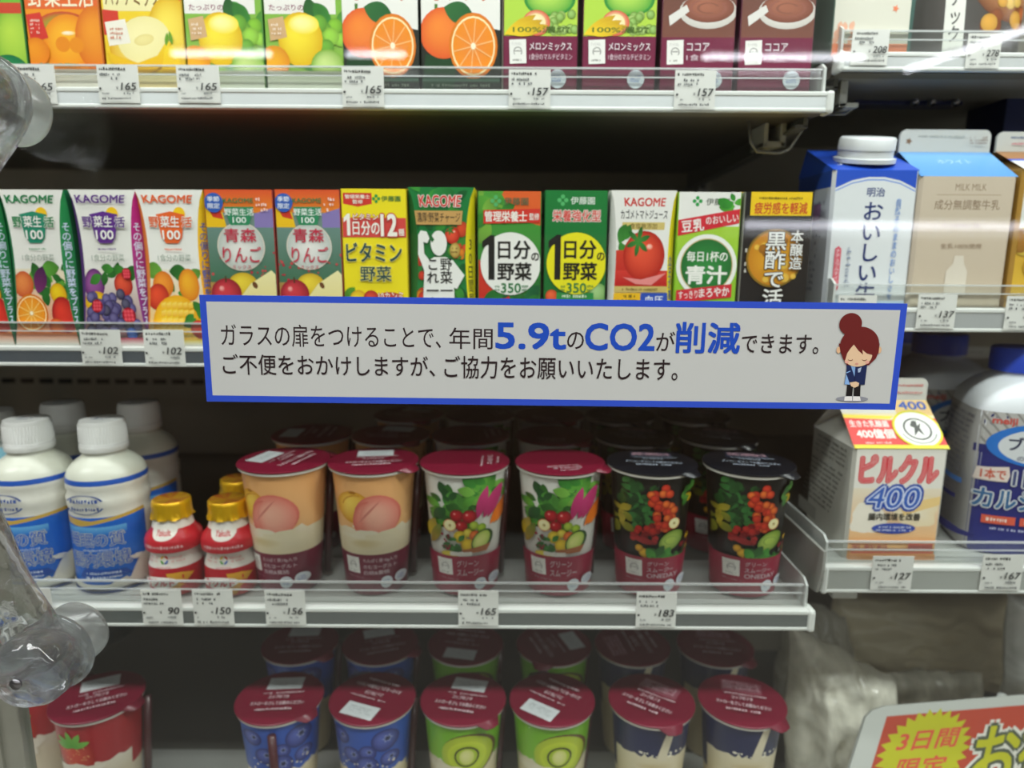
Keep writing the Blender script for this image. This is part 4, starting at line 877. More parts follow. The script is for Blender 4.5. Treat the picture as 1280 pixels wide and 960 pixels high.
def cocoa_pic(a):
    a.rect(0, 0, 1, y_(40), '#4a3630', '#7a4a3c'); a.ell(0.62, y_(8), 0.4, '#e6e2dc', '#c8c2ba', 0.55); a.ell(0.62, y_(4), 0.36, '#a86850', '#7a4434', 0.5); a.ring(0.62, y_(4), 0.12, 0.16, '#8a5442', 0.45, a0=20, a1=300); a.ring(0.62, y_(4), 0.22, 0.26, '#93594a', 0.45, a0=120, a1=400)
    a.poly([(0.08, y_(14)), (0.32, y_(0)), (0.36, y_(8)), (0.16, y_(22)), (0.1, y_(26))], '#dcd8d2')
topbox('green drink carton cut by the left frame edge on the top shelf', -62, 33, green_art, '#2f7a34')
topbox('peach picture carton with a red side label on the top shelf', 36, 128, peach_art, '#c86a1a')
topbox('yellow carton with bananas on the top shelf', 131, 231, banana_art, '#c8a01e')
topbox('first lemon and green grape carton, beside the banana carton', 233, 330, lemon_art, '#4f8a34')
topbox('second lemon and green grape carton, beside the black orange carton', 332, 430, lemon_art, '#4f8a34')
topbox('first black carton with an orange, beside the lemon cartons', 428, 524, orange_art, '#1d211a')
topbox('second black carton with an orange, beside the melon cartons', 526, 626, orange_art, '#1d211a')
topbox('first maroon and green melon carton, beside the orange carton', 629, 722, fm_top('メロンミックス', '1食分のマルチビタミン', melon_pic), '#5a1830')
topbox('second maroon and green melon carton, beside the cocoa carton', 728, 820, fm_top('メロンミックス', '1食分のマルチビタミン', melon_pic), '#5a1830')
topbox('first maroon and brown cocoa carton, beside the melon carton', 826, 918, fm_top('ココア', '1食分の鉄', cocoa_pic), '#5a1830')
topbox('second maroon and brown cocoa carton, at the shelf end', 924, 1016, fm_top('ココア', '1食分の鉄', cocoa_pic), '#5a1830')
def pale_art(a):
    a.rect(0, 0, 1, 1, '#d8d5c6'); a.rnd.seed(7)
    for i in range(9): a.leaf(a.rnd.uniform(0, 0.5), a.rnd.uniform(0.78, 0.93), 0.12, 0.3, a.rnd.uniform(60, 120), '#e8a88a', '#e0b49a')
    a.rect(0, 0.9, 1, 1, '#e8906a', '#e07a52'); a.star(0.8, 0.62, 0.05, 5, '#e8825a', 0.45)
front_box('drink_pack', 'pale pack with small orange flowers on the top right shelf', 'drink pack', None, 1040, 1136, 45, -90, 0.531, ZRT, 0.045, pale_art, '#6f8a7c', top='#d8d5c6')
def pouch_art(a):
    a.rect(0, 0, 1, 1, '#47423e'); a.rect(0.24, 0, 0.4, 1, '#dcdad2'); a.vtext('チーズスナック', 0.27, 0.37, 0.3, 0.92, '#2a2624', 0.01); a.rnd.seed(9); a.ell(0.85, 0.62, 0.4, '#c88a5a', '#6a3a1c', 0.8); a.scatter(24, 0.55, 1.0, 0.5, 0.85, 0.05, 0.1, ('#d8a040', '#b8622c', '#e0b85a', '#8a4a24'), 0.7); a.blob(0.85, 0.56, 0.2, '#e2dccb', 0.5); a.rect(0, 0.0, 1, 0.06, '#8aa0b8'); a.poly([(0, 0), (0.06, 0), (0.03, 1), (0, 1)], '#5a7a72')
def pouch(label, px0, px1, Y, zb, H, art, cat='food pouch'):
    x0 = P(px0, 50, Y).x; x1 = P(px1, 50, Y).x; W = x1-x0; A = Art(W, H, 3); art(A); mb = MB(); n = 12; dep = 0.032
    def th(u, v): return dep*max(0, 1-abs(2*u-1)**3)*math.sqrt(max(0, 1-v*0.98))+0.0006
    def fn(x, y):
        u = x/W+0.5; v = y/H; e = 1e-3; f = lambda p, q: -th(min(1, max(0, p)), min(1, max(0, q)))/2
        du = (f(u+e, v)-f(u-e, v))/(2*e*W); dv = (f(u, v+e)-f(u, v-e))/(2*e*H); nm = Vector((du, -1, dv)).normalized()
        return (x, f(u, v), y), nm
    xs = [(i/n-0.5)*W for i in range(n+1)]; ys = [j/n*H for j in range(n+1)]
    vs = []; fs = []
    for sg in (1, -1):
        b = len(vs)
        for j in range(n+1):
            for i in range(n+1): q = fn(xs[i], ys[j])[0]; vs.append((q[0], q[1]*sg, q[2]))
        for j in range(n):
            for i in range(n): k = b+j*(n+1)+i; f = (k, k+1, k+n+2, k+n+1); fs.append(f if sg > 0 else f[::-1])
    mb.add(vs, fs, '#47423e', smooth=True); A.emit(mb, fn, xs, ys, curved=True)
    o = mb.build('food_pouch', PR_FILM); o.location = ((x0+x1)/2, Y+dep/2, zb); tag(o, label, cat); return o
pouch('dark food pouch with a white strip and snack picture on the top right shelf', 1146, 1292, 0.536, ZRT, 0.14, pouch_art)

# ------------------------------------------------------------------ drink cups with peel lids and straws
CH = 0.101
LIDC = '#70142c'
CUPP = [(0.0, 0.0015), (0.0215, 0.0015), (0.0228, 0.0), (0.0238, 0.0025)]
def cup_prof(bg, band, zb=0.0235, mid=None):
    r = lambda z: 0.0238+(0.0312-0.0238)*(z-0.0025)/(0.0975-0.0025)
    return Prof([(0.0216, 0.0022, band), (0.0230, 0.0, band), (0.0238, 0.0025, band), (r(zb), zb, mid or bg), (r(0.0537), 0.0537, bg), (r(0.0955), 0.0955, '#cfccc4'), (0.0334, 0.0965, '#d6d2c8'), (0.0336, 0.0982, '#d6d2c8')])
def lid_art(kind, lc, seed):
    a = Art(0.0664, 0.0664, seed); t = '#d9c3c8' if lc != '#12141b' else '#aeb6c4'
    if kind in ('sticker', 'bare'):
        if kind == 'sticker': a.poly([(0.3, 0.12), (0.72, 0.12), (0.72, 0.35), (0.3, 0.35)], '#cfd3d4'); a.fine(0.36, 0.66, 0.18, 0.29, '#b4b9ba', 3, 0.6)
        else: a.rect(0.26, 0.14, 0.74, 0.36, '#8c4a58' if lc != '#12141b' else '#2c3244'); a.fine(0.28, 0.72, 0.15, 0.35, '#c49aa4', 4, 0.9)
        a.fine(0.3, 0.8, 0.43, 0.47, t, 1, 0.95); a.text('コップのフタ', 0.38, 0.62, 0.5, 0.57, t, 0.03); a.text('ストローをさしてお飲みください', 0.2, 0.82, 0.62, 0.69, t, 0.03); a.fine(0.28, 0.72, 0.74, 0.8, t, 1, 0.95)
    else:
        a.fine(0.3, 0.7, 0.68, 0.72, t, 1, 0.95); a.text('ストロー口', 0.34, 0.66, 0.76, 0.82, t, 0.03); a.fine(0.4, 0.62, 0.86, 0.9, t, 1, 0.95)
    return a
_lids = {}
def make_lid(parent, kind, lc, rot):
    k = (kind, lc)
    if k not in _lids:
        mb = MB(); rr = 0.0342; n = 64
        Prof([(rr-0.0012, 0.0, lc), (rr, 0.0004, lc), (rr, 0.0011, lc), (rr-0.0008, 0.0015, lc)]).lathe(mb, n)
        q_ = R(-40); tb = lambda p_: (p_[0]*math.cos(q_)-p_[1]*math.sin(q_), p_[0]*math.sin(q_)+p_[1]*math.cos(q_), p_[2])
        mb.add([tb(v_) for v_ in [(0.0333, -0.010, 0.0004), (0.0400, -0.0055, -0.0012), (0.0408, 0.0, -0.0016), (0.0400, 0.0055, -0.0012), (0.0333, 0.010, 0.0004), (0.0333, -0.010, 0.0013), (0.0400, -0.0055, -0.0004), (0.0408, 0.0, -0.0008), (0.0400, 0.0055, -0.0004), (0.0333, 0.010, 0.0013)]],
               [(4, 3, 2, 1, 0), (5, 6, 7, 8, 9), (0, 1, 6, 5), (1, 2, 7, 6), (2, 3, 8, 7), (3, 4, 9, 8)], lc)
        A = lid_art(kind, lc, 3); W = A.W
        A.emit(mb, lambda x, y: ((x, y-W/2, 0.0015), (0, 0, 1)))
        o = mb.build('peel_lid', PR_FILM, parent); _lids[k] = o.data
    else: o = link(bpy.data.objects.new('peel_lid', _lids[k]), parent)
    o.location = (0, 0, 0.0983); o.rotation_euler = (0, 0, R(rot)); return o
_cup = {}
def cup_mesh(kind):
    if kind not in _cup:
        art, bg, band = CUPS[kind]; pr = cup_prof(bg, band, 0.0341 if kind in ('peach', 'white', 'black') else 0.045, '#e0d4b4' if kind == 'peach' else None); mb = MB(); pr.lathe(mb, 64)
        W, H = 0.058, 0.0955-0.0025; v_ = 0.62 if kind in ('strawberry', 'blueberry', 'kiwi', 'milk') else 1.0; A = Art(W, H*v_, 11); A.sy = 0.863 if v_ == 1 else 1.0; art(A); fn, xs, ys = turn_fn(pr, W, 0.0025+H*(1-v_)); A.emit(mb, fn, xs, ys, curved=True)
        o = mb.build('cup_body', PR_FILM); _cup[kind] = o.data; bpy.data.objects.remove(o)
        mb = MB(); mb.tube([(0.001, 0, 0.004), (0.004, 0, 0.05), (0.0072, 0, 0.091)], 0.0032, 10); o = mb.build('straw', mat('straw_wrap', '#4a2226', 0.3, coat=0.3)); _cup['straw'] = o.data; bpy.data.objects.remove(o)
    return _cup[kind]
def cup(kind, label, x, y, z, lidk='sticker', lrot=0, yaw=0, grp=None, straw=112, lidc=LIDC):
    root = empty('drink_cup', (x, y, z+0.0006), 0); tag(root, label, 'drink cup', grp)
    b = link(bpy.data.objects.new('cup_body', cup_mesh(kind)), root); b.rotation_euler = (0, 0, R(yaw))
    make_lid(root, lidk, lidc, lrot)
    s = link(bpy.data.objects.new('straw', _cup['straw']), root); q = R(straw-90); s.location = (0.0275*math.cos(q), 0.0275*math.sin(q), 0); s.rotation_euler = (0, 0, q)
    return root
def fm_band(a, y0, band, lines, bx=(0.12, 0.33)):
    a.sy = 1.0; y0 = 0.66; h = 1-y0; a.rect(0, y0, 1, 1, band); mark_square(a, bx[0], bx[1], y0+h*0.08, y0+h*0.5)
    n = len(lines); d = 0.46/max(n, 2)
    for i, t in enumerate(lines): a.text(t, bx[1]+0.06, min(0.86, bx[1]+0.06+0.075*len(t)), y0+h*(0.1+i*d), y0+h*(0.1+i*d+d*0.72), '#cfb6bc', 0.012)
    a.fine(bx[0], bx[0]+0.3, y0+h*0.56, y0+h*0.6, '#b08a94', 1); badge(a, 0.72, y0+h*0.72, 0.085); badge(a, 0.9, y0+h*0.64, 0.075)
def cream(a, y, c='#e4d9bc', c2='#d9c9a2', seed=1, drops=9):
    a.rnd.seed(seed); pts = [(0, y+0.03)]
    for i in range(1, 24): pts.append((i/24, y+0.02*math.sin(i*1.1)+a.rnd.uniform(-0.025, 0.012)-(0.05 if i in (8, 15) else 0)))
    a.poly(pts+[(1, y), (1, 0.86), (0, 0.86)], c, c2)
    for _ in range(drops): a.ell(a.rnd.uniform(0.2, 0.85), y-a.rnd.uniform(0.02, 0.08), a.rnd.uniform(0.008, 0.02), '#efe8d4', n=10)
def peach_cup(a):
    a.rect(0, 0, 1, 0.86, '#e0a468', '#e9ba84'); a.ell(0.3, 0.3, 0.23, '#f4d05e', '#d08e24', 0.95); a.ring(0.36, 0.3, 0.2, 0.215, '#c07c1e', 0.8, a0=80, a1=170); a.ell(0.3, 0.155, 0.05, '#a86a1a', k=0.4)
    cream(a, 0.52, '#e7dcc4', '#d8c9a0', 3); a.ell(0.6, 0.385, 0.3, '#f4b49c', '#d4695c', 0.98, 20, h=(0.1, 0.15)); a.ell(0.45, 0.4, 0.16, '#ee9c88', '#d06658', 1.5, -18); a.ell(0.63, 0.4, 0.245, '#f4b8a0', '#e08474', 1.05, 15); a.leaf(0.66, 0.22, 0.5, 0.028, 226, '#cc7064', '#d88a7a'); a.blob(0.42, 0.6, 0.3, '#e6dcc2', 0.35, 0.3); a.blob(0.7, 0.6, 0.26, '#e3d7b6', 0.35, 0.3); a.rect(0, 0.6, 1, 0.86, '#e4d8b8', '#d9cba4'); a.ell(0.45, 0.66, 0.25, '#d3bf8c', '#e2d5b2', 0.3)
    fm_band(a, 0.765, '#741d38', ['たんぱく質10g入り', 'のむヨーグルト', '白桃&黄桃'])
def veggies(a):
    a.rnd.seed(12); a.leaves(40, 0.12, 0.5, 0.22, 0.5, 0.2, ('#3f8a34', '#5ea63c', '#2c6a2c')); a.leaves(34, 0.25, 0.65, 0.16, 0.34, 0.2, ('#35702c', '#4f943a', '#24582a')); a.leaves(30, 0.6, 0.98, 0.06, 0.22, 0.18, ('#5ea63c', '#7cba4a', '#3c8a34'))
    for x, r in ((0.66, 75), (0.74, 66), (0.8, 70)): a.leaf(x, 0.4, 0.45, 0.14, r, '#a8285c', '#c43a74')
    for x, r in ((0.83, 58), (0.88, 62), (0.92, 66)): a.leaf(x, 0.48, 0.42, 0.13, r, '#ee7f2c', '#d8601c')
    apple(a, 0.4, 0.36, 0.085); apple(a, 0.56, 0.37, 0.095); apple(a, 0.46, 0.46, 0.08); cutapple(a, 0.31, 0.46, 0.085)
    for x, y, r, c, e in ((0.62, 0.46, 0.06, '#b9cc4a', '#7a942c'), (0.72, 0.49, 0.06, '#a9c83c', '#6a8a24'), (0.44, 0.57, 0.085, '#f2d43a', '#c09a1c'), (0.54, 0.53, 0.06, '#eedc5a', '#b8a024'), (0.63, 0.56, 0.07, '#ec7a34', '#b24a1c'), (0.54, 0.65, 0.09, '#f4d22c', '#c0961a')): a.ell(x, y, r, c, e)
    a.leaves(10, 0.3, 0.42, 0.6, 0.7, 0.12, ('#3f8a34', '#2c6a2c')); a.ell(0.73, 0.62, 0.17, '#4a7a34', '#2c4a24', 0.75, 55); a.ell(0.72, 0.615, 0.14, '#dfe38a', '#a4bc4a', 0.72, 55); a.poly([(0.45, 0.7), (0.85, 0.66), (0.8, 0.73), (0.5, 0.735)], '#a8643a'); a.scatter(10, 0.16, 0.3, 0.55, 0.7, 0.012, 0.02, ('#8a1c34', '#a82440')); a.leaf(0.02, 0.62, 0.3, 0.2, 70, '#e6c22c', '#8a7a2c')
    a.leaf(0.05, 0.68, 0.35, 0.16, 65, '#b08a34', '#5a7a2c')
def white_cup(a):
    a.rect(0, 0, 1, 0.86, '#d5d3ca'); veggies(a); a.ell(0.3, 0.75, 0.12, '#e6d24a', '#c8b02c', 0.4); a.rect(0.3, 0.72, 0.6, 0.76, '#dcd9cf'); fm_band(a, 0.765, '#98203f', ['グリーン', 'スムージー'])
def black_cup(a):
    a.rect(0, 0, 1, 0.86, '#1b1b19'); a.rnd.seed(21); a.leaves(60, 0.05, 0.42, 0.06, 0.45, 0.13, ('#2c5a2c', '#3c7a3c', '#1f4222')); a.leaves(10, 0.02, 0.15, 0.34, 0.5, 0.16, ('#8a8a2c', '#b0a034'))
    for _ in range(34): t = a.rnd.random(); a.ell(0.52+0.14*a.rnd.uniform(-1, 1)+0.08*t, 0.06+t*0.42, 0.055, a.rnd.choice(('#e8542c', '#ee7a34', '#d8402a')), '#9a2418', n=14)
    a.scatter(26, 0.2, 0.55, 0.45, 0.62, 0.03, 0.05, ('#a81f24', '#c8302c', '#8a1a20')); a.leaf(0.2, 0.58, 0.3, 0.14, -12, '#b02428', '#7a1418'); cutapple(a, 0.72, 0.43, 0.08); a.ell(0.7, 0.6, 0.18, '#b4cc5a', '#6a8a34', 0.7, 30); a.ring(0.7, 0.6, 0.08, 0.1, '#8aa84a', 0.6); a.ell(0.34, 0.72, 0.06, '#f2c22c', '#c08a1a'); a.ell(0.37, 0.81, 0.05, '#f2c62c', '#c08a1a', 1.4, 20); a.ell(0.28, 0.68, 0.05, '#f0b42c', '#b8821a'); a.ell(0.5, 0.77, 0.06, '#8aa83c', '#5a7a24'); a.ell(0.88, 0.2, 0.06, '#e8c82c', '#a88a1a'); a.leaves(12, 0.8, 0.95, 0.06, 0.2, 0.1, ('#3c7a34', '#55943a'))
    a.leaves(30, 0.42, 0.95, 0.74, 0.88, 0.16, ('#3c8a34', '#4fa63c', '#2c6a2c')); a.scatter(8, 0.85, 0.98, 0.6, 0.75, 0.03, 0.04, ('#e0b02c', '#8a2424')); fm_band(a, 0.765, '#98203c', ['グリーン', 'スムージー', 'ONEDAY'])
def straw_cup(a):
    a.rect(0, 0, 1, 1, '#a8212a'); a.rect(0, 0.84, 1, 1, '#d8cab0'); cream(a, 0.62, '#e6ddcc', '#d8cab0', 5); a.ell(0.42, 0.5, 0.27, '#e0503c', '#a41f1c', 1.15); a.rnd.seed(3)
    for i in range(40): a.ell(0.42+a.rnd.uniform(-0.2, 0.2), 0.5+a.rnd.uniform(-0.18, 0.18), 0.008, '#f0c078', n=8)
    for q in (20, 60, 100, 140, 170): a.leaf(0.42, 0.34, 0.25, 0.18, q, '#5aa63a', '#7cba4a')
    a.blob(0.4, 0.74, 0.36, '#e6ddcc', 0.4, 0.3)
def blue_cup(a):
    a.rect(0, 0, 1, 1, '#2f55ae'); cream(a, 0.74, '#ded3b8', '#d3c4a0', 7); a.rect(0, 0.84, 1, 1, '#d3c4a0')
    for x, y, r in ((0.16, 0.2, 0.12), (0.3, 0.46, 0.13), (0.52, 0.4, 0.12), (0.74, 0.24, 0.17), (0.5, 0.62, 0.17), (0.8, 0.54, 0.12)):
        a.ell(x, y, r, '#5563b4', '#1c2566'); a.star(x+r*0.2, y-r*0.14, r*0.4, 6, '#8f9aca', 0.55); a.star(x+r*0.2, y-r*0.14, r*0.27, 6, '#20264e', 0.6)
    a.scatter(14, 0.1, 0.9, 0.5, 0.74, 0.008, 0.016, ('#dfd8c8',), 1.0)
def kiwi_cup(a):
    a.rect(0, 0, 1, 1, '#72b01c', '#86c02c'); a.rect(0, 0.84, 1, 1, '#d4c6a2'); cream(a, 0.58, '#dfd6bc', '#d4c6a2', 9); a.ell(0.6, 0.44, 0.36, '#7a5a30', '#5a4020', 0.95, 10); a.ell(0.58, 0.45, 0.345, '#cfd83c', '#a8bc2c', 0.95, 10, h=(0, 0)); a.ell(0.58, 0.45, 0.26, '#a4c02c', '#c6d436', 0.9, h=(0, 0)); a.rnd.seed(2)
    for i in range(30): q = 2*PI*i/30; a.ell(0.58+0.155*math.cos(q), 0.45+0.15*math.sin(q), 0.014, '#3a3a1a', k=1.5, rot=-math.degrees(q), n=8)
    a.ell(0.58, 0.45, 0.1, '#e2e09a', '#cfd66a', 1.2); a.blob(0.3, 0.7, 0.25, '#dfd6bc', 0.45, 0.3)
def milk_cup(a):
    a.rect(0, 0, 1, 1, '#20264e'); a.rect(0, 0.84, 1, 1, '#d2c39c'); cream(a, 0.46, '#dfd4b6', '#d2c39c', 13, 20); a.poly([(0.62, 0), (0.72, 0), (0.62, 0.5), (0.48, 0.5)], '#ddd2b6'); a.ell(0.5, 0.62, 0.3, '#cbb98c', '#dccfae', 0.3)
CUPS = {'peach': (peach_cup, '#e0a870', '#741d38'), 'white': (white_cup, '#d5d3ca', '#98203f'), 'black': (black_cup, '#1b1b19', '#98203c'), 'strawberry': (straw_cup, '#a8212a', '#d8cab0'), 'blueberry': (blue_cup, '#2f55ae', '#d3c4a0'), 'kiwi': (kiwi_cup, '#7ab822', '#d4c6a2'), 'milk': (milk_cup, '#20264e', '#d2c39c')}
NV = '#12141b'
CY = 0.502
def cx(px, py=573, Y=CY): return P(px, py, Y).x
GC = 'tall cups on the lower shelf'; GB = 'tall cups on the lowest shelf'
# front row of the lower shelf
front = [('peach', 355, 'first peach cup, beside the small red and white bottles', 'sticker', 72, -14), ('peach', 467, 'second peach cup, lid sticker towards the back, beside the white vegetable cup', 'sticker', 8, 2), ('white', 581, 'first white vegetable cup, right of the peach cups', 'plain', 90, 3), ('white', 700, 'second white vegetable cup, beside the black vegetable cups', 'plain', 12, -4), ('black', 815, 'first black vegetable cup, beside the white ones', 'bare', -8, 0), ('black', 936, 'second black vegetable cup, at the right end of the shelf', 'bare', -14, -2)]
for k, px, lb, lk, lr, yw in front: cup(k, lb, cx(px), CY, ZLL, lk, lr, yw, GC, lidc=NV if k == 'black' else LIDC)
names = {'peach': ['behind the first peach cup', 'behind the second peach cup'], 'white': ['behind the first white vegetable cup', 'behind the second white vegetable cup'], 'black': ['behind the first black vegetable cup', 'behind the second black vegetable cup']}
cnt = {}
for k, px, lb, lk, lr, yw in front:
    i = cnt.get(k, 0); cnt[k] = i+1; word = names[k][i]
    dx = {355: -0.001, 467: -0.0005, 581: 0.0, 700: 0.0}.get(px, 0)
    cup(k, ('dark lidded' if k == 'black' else 'maroon lidded')+' '+k+' cup in the second row, '+word, cx(px)+dx, CY+0.0785, ZLL, 'sticker' if k == 'peach' else lk, {355: 90, 467: -12, 581: 100, 700: -8, 815: -18, 936: -24}[px], yw, GC, lidc=NV if k == 'black' else LIDC)
    if px != 355: cup(k, 'shadowed '+k+' cup in the third row, furthest back '+word, cx(px)+dx+(0.004 if px < 600 else 0), CY+0.1570, ZLL, 'sticker' if k == 'peach' else lk, {467: -20, 581: 110, 700: -20, 815: -28, 936: -28}[px], yw, GC, lidc=NV if k == 'black' else LIDC)
# lowest shelf
BY = 0.492
bot = [('strawberry', 122, 868, 'strawberry cup with a long lid sticker, below the clear door handle', 'sticker', 26, 0), ('blueberry', 350, 874, 'first blueberry cup, its straw turned to the front', 'sticker', 4, 16), ('blueberry', 466, 876, 'second blueberry cup, beside the kiwi cups', 'sticker', 160, 0), ('kiwi', 579, 873, 'first kiwi cup, beside the blueberry cups', 'sticker', -12, 0), ('kiwi', 690, 876, 'second kiwi cup, beside the navy milk cups', 'sticker', 146, 0), ('milk', 814, 876, 'first navy milk cup, its lid tab at front right', 'bare', -35, 0), ('milk', 927, 876, 'second navy milk cup, at the right end of the lowest shelf', 'bare', -16, 0)]
for k, px, py, lb, lk, lr, yw in bot: cup(k, lb, P(px, py, BY).x, BY, ZLB, lk, lr, yw, GB, straw=8 if px == 350 else 112)
cup('strawberry', 'strawberry cup at the left frame edge, half hidden by the door handle', P(20, 868, BY).x, BY+0.03, ZLB, 'plain', 0, 0, GB)
BY2 = BY+0.079
for k, px, lb, lk, lr in [('blueberry', 376, 'blueberry cup in the second row, behind the first blueberry cup', 'sticker', 4), ('blueberry', 476, 'blueberry cup in the second row, behind the second blueberry cup', 'sticker', 18), ('kiwi', 582, 'kiwi cup in the second row, behind the first kiwi cup', 'sticker', 170), ('kiwi', 692, 'kiwi cup in the second row, behind the second kiwi cup', 'sticker', -70), ('milk', 790, 'navy milk cup in the second row, behind the first navy milk cup', 'bare', 100), ('milk', 893, 'navy milk cup in the second row, at the right end', 'bare', -10)]:
    cup(k, lb, P(px, 812, BY2).x, BY2, ZLB, lk, lr, 0, GB)

# ------------------------------------------------------------------ white drink bottles
BH = 0.1295
BP = Prof([(0.022, 0.0, '#e4e2d6'), (0.0262, 0.0025, '#e4e2d6'), (0.0275, 0.007, '#e4e2d6'), (0.0278, 0.03, '#e4e2d6'), (0.0278, 0.0605, '#e4e2d6'), (0.0272, 0.063, '#e4e2d6'), (0.0284, 0.067, '#e4e2d6'), (0.0286, 0.074, '#e4e2d6'), (0.0270, 0.0775, '#e4e2d6'), (0.0282, 0.081, '#e4e2d6'), (0.0281, 0.0848, '#2a5ab8'), (0.0276, 0.0887, '#dfe0d0'), (0.0255, 0.094, '#dfe0d0'), (0.0215, 0.0985, '#dfe0d0'), (0.0170, 0.1018, '#dfe0d0'), (0.0150, 0.104, '#c9c9bd'), (0.0150, 0.107, '#c9c9bd')], 70)
CP = Prof([(0.0165, 0.1065, '#e2e2de'), (0.0168, 0.1085, '#e2e2de'), (0.0168, 0.1115, '#cfcfcb'), (0.0163, 0.112, '#e2e2de'), (0.0160, 0.127, '#e2e2de'), (0.0150, BH, '#e2e2de'), (0.0, BH+0.0002, '#e2e2de')], 50)
def bottle_art(a):                  # whole body from base to the blue ring
    def Y(z): return 1-z/0.084
    a.rect(0, Y(0.0605), 1, Y(0.004), '#1a62c4', '#2470d0'); a.poly([(0, Y(0.055)), (0.3, Y(0.0535)), (1, Y(0.06)), (1, Y(0.0625)), (0.45, Y(0.058)), (0, Y(0.0605))], '#c6a24a'); a.rect(0.05, Y(0.053), 0.85, Y(0.047), '#6ab0e0', '#2f78cc')
    a.text('睡眠の質', 0.1, 0.82, Y(0.0485), Y(0.0375), '#1a5cc0', 0.014, '#e4e0b8', 0.034); a.text('腸内環境', 0.12, 0.86, Y(0.0335), Y(0.0215), '#1a5cc0', 0.014, '#e4e0b8', 0.034); a.fine(0.3, 0.8, Y(0.0365), Y(0.0338), '#c9d8ea', 1, 0.9)
    a.poly([(0.7, Y(0.004)), (0.84, Y(0.011)), (0.93, Y(0.024)), (1, Y(0.028)), (1, Y(0.004))], '#e6e0d0'); a.poly([(0, Y(0.004)), (0, Y(0.012)), (0.3, Y(0.008)), (0.6, Y(0.0075)), (0.8, Y(0.012)), (0.9, Y(0.004))], '#e2dfd2'); a.poly([(0.3, Y(0.021)), (0.8, Y(0.0185)), (0.86, Y(0.014)), (0.4, Y(0.011)), (0.22, Y(0.014))], '#1a4ca4'); a.fine(0.32, 0.78, Y(0.0185), Y(0.0125), '#d6e2f2', 2, 0.85); a.blob(0.9, Y(0.026), 0.05, '#e6e0d0', 0.7)
    a.poly([(0, Y(0.0005)), (1, Y(0.0005)), (1, Y(0.003)), (0, Y(0.003))], '#2a5ab8')
    a.ring(0.4, Y(0.071), 0.22, 0.245, '#2c4c94', 0.55, a0=20, a1=160); a.ring(0.4, Y(0.071), 0.22, 0.245, '#3a5a9a', 0.55, a0=200, a1=340); a.fine(0.22, 0.6, Y(0.076), Y(0.0715), '#2c4c94', 1, 0.95); a.fine(0.24, 0.62, Y(0.0705), Y(0.0665), '#2c4c94', 1, 0.95)
def mk_bottle(label, loc, yaw=0, first=[None]):
    if first[0] is None:
        root = empty('drink_bottle'); mb = MB(); BP.lathe(mb, 64, m=0)
        A = Art(0.0555, 0.084, 4); bottle_art(A); fn, xs, ys = turn_fn(BP, 0.0555, 0.0); A.emit(mb, fn, xs, ys, curved=True)
        mb.build('bottle_body', PR_PLAST, root)
        mb = MB(); CP.lathe(mb, 64)
        for i in range(48):
            t = 2*PI*i/48; r0, r1 = 0.0161, 0.0167; d = lambda r, t: (r*math.sin(t), -r*math.cos(t))
            mb.add([(*d(r0, t-0.03), 0.1135), (*d(r1, t), 0.1135), (*d(r0, t+0.03), 0.1135), (*d(r0-0.0003, t-0.03), 0.126), (*d(r1-0.0004, t), 0.126), (*d(r0-0.0003, t+0.03), 0.126)], [(0, 1, 4, 3), (1, 2, 5, 4), (3, 4, 5)], '#e2e2de')
        A = Art(0.026, 0.026, 2); A.fine(0.2, 0.8, 0.3, 0.7, '#5a6a8a', 3, 0.5); A.emit(mb, lambda x, y: ((x, y-0.013, BH+0.0002), (0, 0, 1)))
        mb.build('bottle_cap', mat_cap, root); first[0] = root
    else: root = copy_tree(first[0])
    root.location = Vector(loc)+Vector((0, 0, 0.0006)); root.rotation_euler = (0, 0, R(yaw)); tag(root, label, 'bottle', 'white drink bottles'); return root
mat_cap = PR_PLAST
for px, py, Y, yw, lb in ((135, 600, 0.506, 8, 'white capped bottle with blue label, beside the small red bottles'), (43, 600, 0.506, 4, 'white capped bottle with blue label, behind the clear handle at far left'), (178, 560, 0.570, 12, 'rear white bottle, behind the one beside the small red bottles'), (84, 560, 0.566, 5, 'rear white bottle, between the two front white bottles')):
    mk_bottle(lb, (P(px, py, Y).x, Y, ZLL), yw)
# pale blue bottle at the frame's edge
root = empty('drink_bottle', (P(-6, 560, 0.535).x, 0.535, ZLL)); tag(root, 'pale blue bottle cut by the left frame edge', 'bottle')
mb = MB(); Prof([(a, b, '#8ec6d8' if b < 0.1 else '#d4dcd8') for a, b, _ in BP.p], 70).lathe(mb, 48); mb.build('bottle_body', PR_PLAST, root)
mb = MB(); CP.lathe(mb, 48); mb.build('bottle_cap', PR_PLAST, root)

